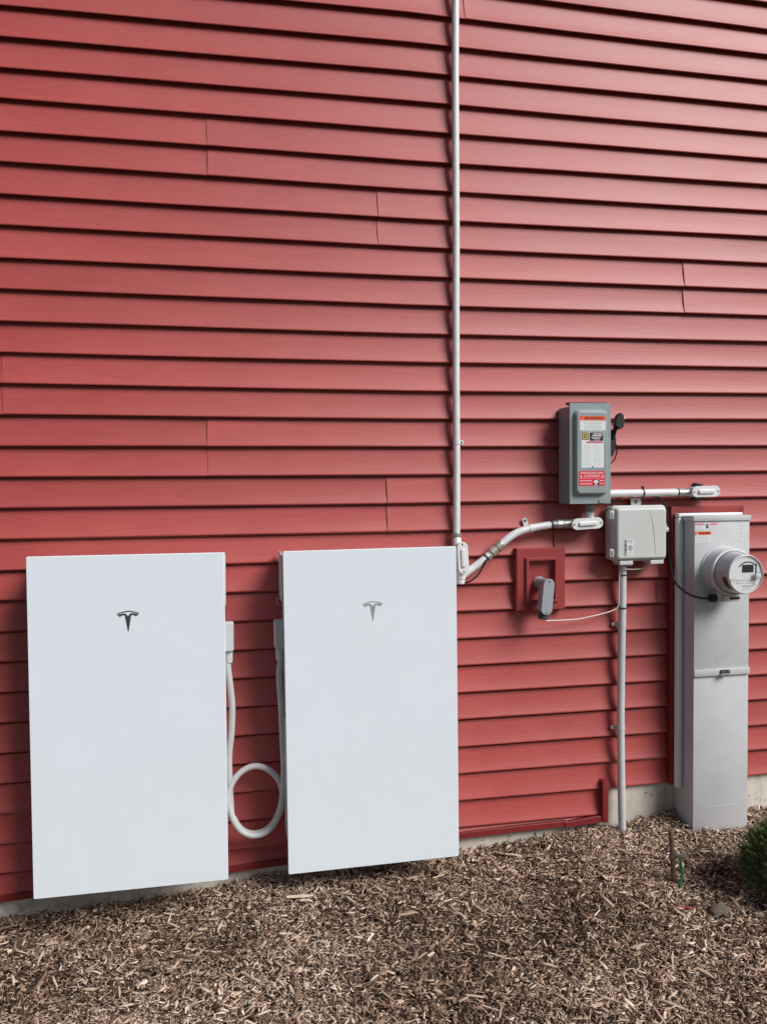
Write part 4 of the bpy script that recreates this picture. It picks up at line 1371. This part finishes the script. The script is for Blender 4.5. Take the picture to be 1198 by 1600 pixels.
# ------------------------------------------------------------------ shrub
def make_shrub():
    bx, by = 1.828, -0.60
    bz = float(ground_z(bx, by))
    t = thing('evergreen_shrub', 'dark green evergreen shrub at the right edge beside the mulch', 'shrub', (bx, by, bz))
    bm = bmesh.new()
    r_ = random.Random(5)
    tube(bm, [(bx, by, bz - 0.04), (bx + 0.005, by, bz + 0.06), (bx, by + 0.01, bz + 0.15)], [0.016, 0.013, 0.008], seg=8)
    for i in range(38):
        a, e = r_.uniform(0, 2 * PI), r_.uniform(0.05, 1.3)
        d_ = Vector((math.cos(a) * math.cos(e), math.sin(a) * math.cos(e), math.sin(e)))
        p = Vector((bx, by, bz + r_.uniform(0.03, 0.09)))
        tube(bm, [p, p + d_ * 0.08 + Vector((0, 0, 0.005)), p + d_ * 0.125 + Vector((0, 0, 0.015))], [0.005, 0.0035, 0.0015], seg=5)
    part('trunk', bm, BARK, t)
    g = np.random.default_rng(3)
    # sprays: fans of short leaflets pointing out and up
    V, T = [], []
    ns = 2900
    for i in range(ns):
        a = g.uniform(0, 2 * PI)
        u = g.uniform(-0.62, 1.0)
        rr = 0.158 * (1 + 0.10 * math.sin(3 * a + 1) + 0.07 * math.sin(7 * a + 5 * u) + g.normal(0, 0.05))
        depth = g.uniform(0.35, 1.0) ** 0.4
        cu_ = math.sqrt(max(0, 1 - u * u))
        base = np.array([bx + rr * depth * cu_ * math.cos(a), by + rr * depth * cu_ * math.sin(a), bz + 0.095 + 0.145 * depth * u * (1 + 0.12 * math.sin(5 * a))])
        if base[2] < bz + 0.012:
            continue
        out = np.array([cu_ * math.cos(a), cu_ * math.sin(a), u * 0.6 + 0.55])
        out += g.normal(0, 0.28, 3)
        out /= np.linalg.norm(out)
        side = np.cross(out, g.normal(0, 1, 3))
        side /= np.linalg.norm(side)
        nrm = np.cross(out, side)
        Ls = g.uniform(0.018, 0.034)
        tone0 = g.uniform(0.1, 0.75)
        nl = 9
        if g.uniform() < 0.05:
            tone0, Ls = 1.0, Ls * 1.5
        for j in range(nl):
            f = j / (nl - 1)
            sgn = 1 if j % 2 else -1
            p = base + out * Ls * f
            dirv = out * (0.75 + 0.3 * f) + side * sgn * (0.75 * (1 - f)) + nrm * g.normal(0, 0.22)
            dirv /= np.linalg.norm(dirv)
            w = np.cross(dirv, nrm)
            w /= np.linalg.norm(w) + 1e-9
            l = g.uniform(0.009, 0.017)
            wd = g.uniform(0.0014, 0.0024)
            V += [p, p + dirv * l * 0.5 + w * wd + nrm * wd * 0.5, p + dirv * l, p + dirv * l * 0.5 - w * wd - nrm * wd * 0.3]
            T.append(min(1, max(0, tone0 + 0.25 * f + g.normal(0, 0.08))))
    V = np.array(V)
    nq = len(V) // 4
    me = bpy.data.meshes.new('crown')
    me.from_pydata(V.tolist(), [], [(4 * i, 4 * i + 1, 4 * i + 2, 4 * i + 3) for i in range(nq)])
    at = me.attributes.new('tone', 'FLOAT', 'FACE')
    at.data.foreach_set('value', np.array(T, dtype=np.float32))
    link('crown', me, LEAF, t, smooth=0)


make_shrub()

# ------------------------------------------------------------------ stone and scraps
def stone(name, x, y, r, label):
    bm = bmesh.new()
    bmesh.ops.create_icosphere(bm, subdivisions=3, radius=1)
    z = float(ground_z(x, y))
    for v in bm.verts:
        n_ = 1 + 0.13 * math.sin(3.1 * v.co.x + 2 * v.co.y) + 0.09 * math.sin(6 * v.co.z - 4 * v.co.x + 1)
        v.co = Vector((x + r * 1.15 * n_ * v.co.x, y + r * 0.95 * n_ * v.co.y, z + 0.010 + r * 0.62 * n_ * v.co.z))
    o = part(name, bm, STONE, None, smooth=40)
    tag(recentre(o), label, 'stone')


stone('field_stone', 1.520, -0.612, 0.030, 'brown rounded stone lying in the mulch left of the shrub')


def scrap(x, y, L, ang, label, wid=0.009):
    z = float(ground_z(x, y)) + 0.027
    ca, sa = math.cos(ang), math.sin(ang)
    bm = bmesh.new()
    rows = []
    for i in range(9):
        f = i / 8 - 0.5
        lift = 0.003 * math.sin(f * 5) + 0.004 * abs(f)
        w = wid * (1 - 0.5 * abs(f))
        cx_, cy_ = x + ca * L * f, y + sa * L * f + 0.004 * math.sin(f * 7)
        rows.append([bm.verts.new((cx_ - sa * w, cy_ + ca * w, z + lift)), bm.verts.new((cx_ + sa * w, cy_ - ca * w, z + lift + 0.005)),
                     bm.verts.new((cx_ + sa * w, cy_ - ca * w, z + lift + 0.0038)), bm.verts.new((cx_ - sa * w, cy_ + ca * w, z + lift - 0.0012))])
    for p, q in zip(rows, rows[1:]):
        for k in range(4):
            bm.faces.new((p[k], p[(k + 1) % 4], q[(k + 1) % 4], q[k]))
    bm.faces.new(rows[0])
    bm.faces.new(rows[-1])
    o = part('plastic_scrap', bm, SCRAP, None)
    tag(recentre(o), label, 'plastic scrap', 'red plastic scraps in the mulch')


scrap(1.412, -0.600, 0.036, R(-50), 'larger bright red plastic scrap in the mulch left of the stone')
scrap(1.300, -0.375, 0.030, R(-60), 'thin red plastic scrap in the mulch left of the ground rod', 0.0032)

# ------------------------------------------------------------------ wood chips
def chip_arrays(x, y, z, L, w, th, yaw, pitch, roll, bend, taper, g):
    """12-vertex bent slivers"""
    n = len(x)
    T = np.zeros((n, 12, 3))
    for s, f in enumerate((-0.5, 0.03, 0.5)):
        wid = w * (taper[:, s])
        for c, (a, b) in enumerate(((-1, -1), (1, -1), (1, 1), (-1, 1))):
            i = s * 4 + c
            T[:, i, 0] = f * L + g.normal(0, 0.05, n) * L
            T[:, i, 1] = a * wid / 2 * (1 + g.normal(0, 0.18, n)) + (bend * L if s == 1 else 0)
            T[:, i, 2] = b * th / 2 + (bend * L * 0.6 if s == 1 else 0)
    cr, sr = np.cos(roll), np.sin(roll)
    cp, sp_ = np.cos(pitch), np.sin(pitch)
    cy, sy = np.cos(yaw), np.sin(yaw)
    X, Y, Z = T[..., 0], T[..., 1], T[..., 2]
    Y, Z = Y * cr[:, None] - Z * sr[:, None], Y * sr[:, None] + Z * cr[:, None]
    X, Z = X * cp[:, None] + Z * sp_[:, None], -X * sp_[:, None] + Z * cp[:, None]
    X, Y = X * cy[:, None] - Y * sy[:, None], X * sy[:, None] + Y * cy[:, None]
    return np.stack([X + x[:, None], Y + y[:, None], Z + z[:, None]], -1)


CHIP_F = np.array([(0, 3, 2, 1), (8, 9, 10, 11), (0, 1, 5, 4), (1, 2, 6, 5), (2, 3, 7, 6), (3, 0, 4, 7), (4, 5, 9, 8), (5, 6, 10, 9), (6, 7, 11, 10), (7, 4, 8, 11)])


def scatter(n, x0, x1, y0, y1, g, Lm, Ls, wm, ws, tilt=0.26, curl=1.0):
    x = g.uniform(x0, x1, n)
    y = g.uniform(y0, y1, n)
    L = np.clip(np.exp(g.normal(math.log(Lm), Ls, n)), 0.006, 0.075)
    w = np.clip(np.exp(g.normal(math.log(wm), ws, n)), 0.0018, 0.016)
    w = np.minimum(w, L * 0.6)
    th = np.clip(w * g.uniform(0.25, 0.6, n), 0.001, 0.005)
    lay = g.uniform(0, 1, n)
    lump = np.sin(29 * x + 9 * np.sin(4 * y)) * np.sin(26 * y - 7 * np.sin(5 * x)) + 0.6 * np.sin(61 * x + 13 * y) * np.sin(53 * y - 17 * x)
    z = ground_z(x, y) + lay * 0.016 - 0.003 + 0.0055 * lump * np.clip(-y / 0.06, 0, 1)
    yaw = g.uniform(0, 2 * PI, n)
    pitch = g.normal(0, tilt, n)
    roll = g.normal(0, 0.45, n)
    bend = g.normal(0, 0.06 * curl, n)
    taper = np.stack([g.uniform(0.35, 1, n), g.uniform(0.85, 1.1, n), g.uniform(0.25, 1, n)], 1)
    # keep out of solid things
    lim = 0.013 + L * 0.0
    ok = (y < lim) & ~((x > 1.738) & (x < 1.985) & (y > -0.128)) & ~((x > 1.47) & (x < 1.515) & (y > -0.05)) & ~(np.hypot(x - 1.49, y + 0.408) < 0.012)
    # chip tone: patches of fresher, paler chips and darker damp ones (natural variation of the mulch)
    patch = 0.5 + 0.28 * np.sin(2.7 * x + 1.9 * y + 0.6) * np.cos(3.9 * y - 1.4 * x) + 0.22 * np.sin(7.3 * x - 5.1 * y) * np.sin(6.1 * y + 3.3 * x + 1) + 0.18 * np.sin(17 * x + 3 * y) * np.cos(15 * y - 6 * x)
    tone = g.beta(1.6, 1.55, n) * 0.92 + 0.42 * (patch - 0.5) + 0.12 * (lay - 0.5)
    tone = np.clip(tone, 0.02, 1)
    T = chip_arrays(x, y, z, L, w, th, yaw, pitch, roll, bend, taper, g)
    return T[ok], tone[ok]


def make_mulch():
    g = np.random.default_rng(21)
    sets = [scatter(42000, -0.95, 2.45, -1.15, 0.02, g, 0.0155, 0.50, 0.0036, 0.45),
            scatter(56000, -0.95, 2.45, -1.15, 0.02, g, 0.0080, 0.42, 0.0021, 0.42),
            scatter(9000, -0.95, 2.45, -1.15, 0.02, g, 0.026, 0.40, 0.0017, 0.30, 0.3, 2.0),
            scatter(2600, -0.95, 2.45, -1.15, 0.02, g, 0.029, 0.36, 0.0068, 0.36),
            scatter(1500, -0.95, 2.45, -0.03, 0.02, g, 0.026, 0.4, 0.0042, 0.34, 0.6),
            scatter(14000, -2.0, -0.95, -1.84, 0.02, g, 0.020, 0.45, 0.0055, 0.40),
            scatter(14000, 2.45, 3.4, -1.84, 0.02, g, 0.020, 0.45, 0.0055, 0.40),
            scatter(15000, -0.95, 2.45, -1.84, -1.15, g, 0.020, 0.45, 0.0055, 0.40)]
    T = np.concatenate([s[0] for s in sets])
    tone = np.concatenate([s[1] for s in sets])
    n = len(T)
    V = T.reshape(-1, 3)
    F = (CHIP_F[None] + (np.arange(n) * 12)[:, None, None]).reshape(-1)
    me = bpy.data.meshes.new('wood_chip_mulch')
    me.vertices.add(len(V))
    me.vertices.foreach_set('co', V.astype(np.float32).ravel())
    nf = n * 10
    me.loops.add(nf * 4)
    me.loops.foreach_set('vertex_index', F.astype(np.int32))
    me.polygons.add(nf)
    me.polygons.foreach_set('loop_start', (np.arange(nf) * 4).astype(np.int32))
    me.polygons.foreach_set('loop_total', np.full(nf, 4, dtype=np.int32))
    me.update(calc_edges=True)
    at = me.attributes.new('tone', 'FLOAT', 'FACE')
    at.data.foreach_set('value', np.repeat(tone, 10).astype(np.float32))
    o = link('wood_chip_mulch', me, CHIP, None, smooth=0)
    o['kind'] = 'stuff'
    o['label'] = 'brown and tan wood chip mulch covering the ground'
    o['category'] = 'mulch'
    print('chips', n)


make_mulch()

# the largest chips, one by one
def make_big_chips():
    g = np.random.default_rng(77)
    variants = []
    for i in range(12):
        L = np.array([g.uniform(0.040, 0.070)])
        w = np.array([g.uniform(0.008, 0.014)])
        T = chip_arrays(np.zeros(1), np.zeros(1), np.zeros(1), L, w, w * 0.35, np.zeros(1), np.zeros(1), np.zeros(1), g.normal(0, 0.06, 1),
                        np.stack([g.uniform(0.4, 1, 1), g.uniform(0.85, 1.1, 1), g.uniform(0.3, 1, 1)], 1), g)[0]
        me = bpy.data.meshes.new('wood_chip')
        me.from_pydata(T.tolist(), [], [tuple(int(a) for a in f) for f in CHIP_F])
        me.materials.append(CHIP_O)
        variants.append(me)
    placed = 0
    fixed = [(0.089, -0.765, 0.2, 1.25), (0.546, -0.375, -0.25, 1.3), (0.218, -0.185, 0.05, 1.5), (1.255, -0.155, 0.35, 1.1), (1.02, -0.10, -0.4, 1.4)]
    while placed < 240:
        if placed < len(fixed):
            x, y, yaw, sc = fixed[placed]
        else:
            x, y = g.uniform(-0.85, 1.9), g.uniform(-1.05, -0.06)
            yaw, sc = g.uniform(0, 2 * PI), g.uniform(0.5, 0.92)
        if x > 1.66 and y > -0.75 or (abs(x - 1.49) < 0.04 and abs(y + 0.408) < 0.04) or (abs(x - 1.52) < 0.05 and abs(y + 0.61) < 0.05) or y < -1.05:
            if placed >= len(fixed):
                continue
        o = bpy.data.objects.new('wood_chip', variants[placed % 12])
        COL.objects.link(o)
        o.location = (x, y, float(ground_z(x, y)) + g.uniform(0.012, 0.019))
        o.rotation_euler = (g.normal(0, 0.25), g.normal(0, 0.16), yaw)
        o.scale = (sc, sc, sc)
        o.parent = ground
        placed += 1


make_big_chips()
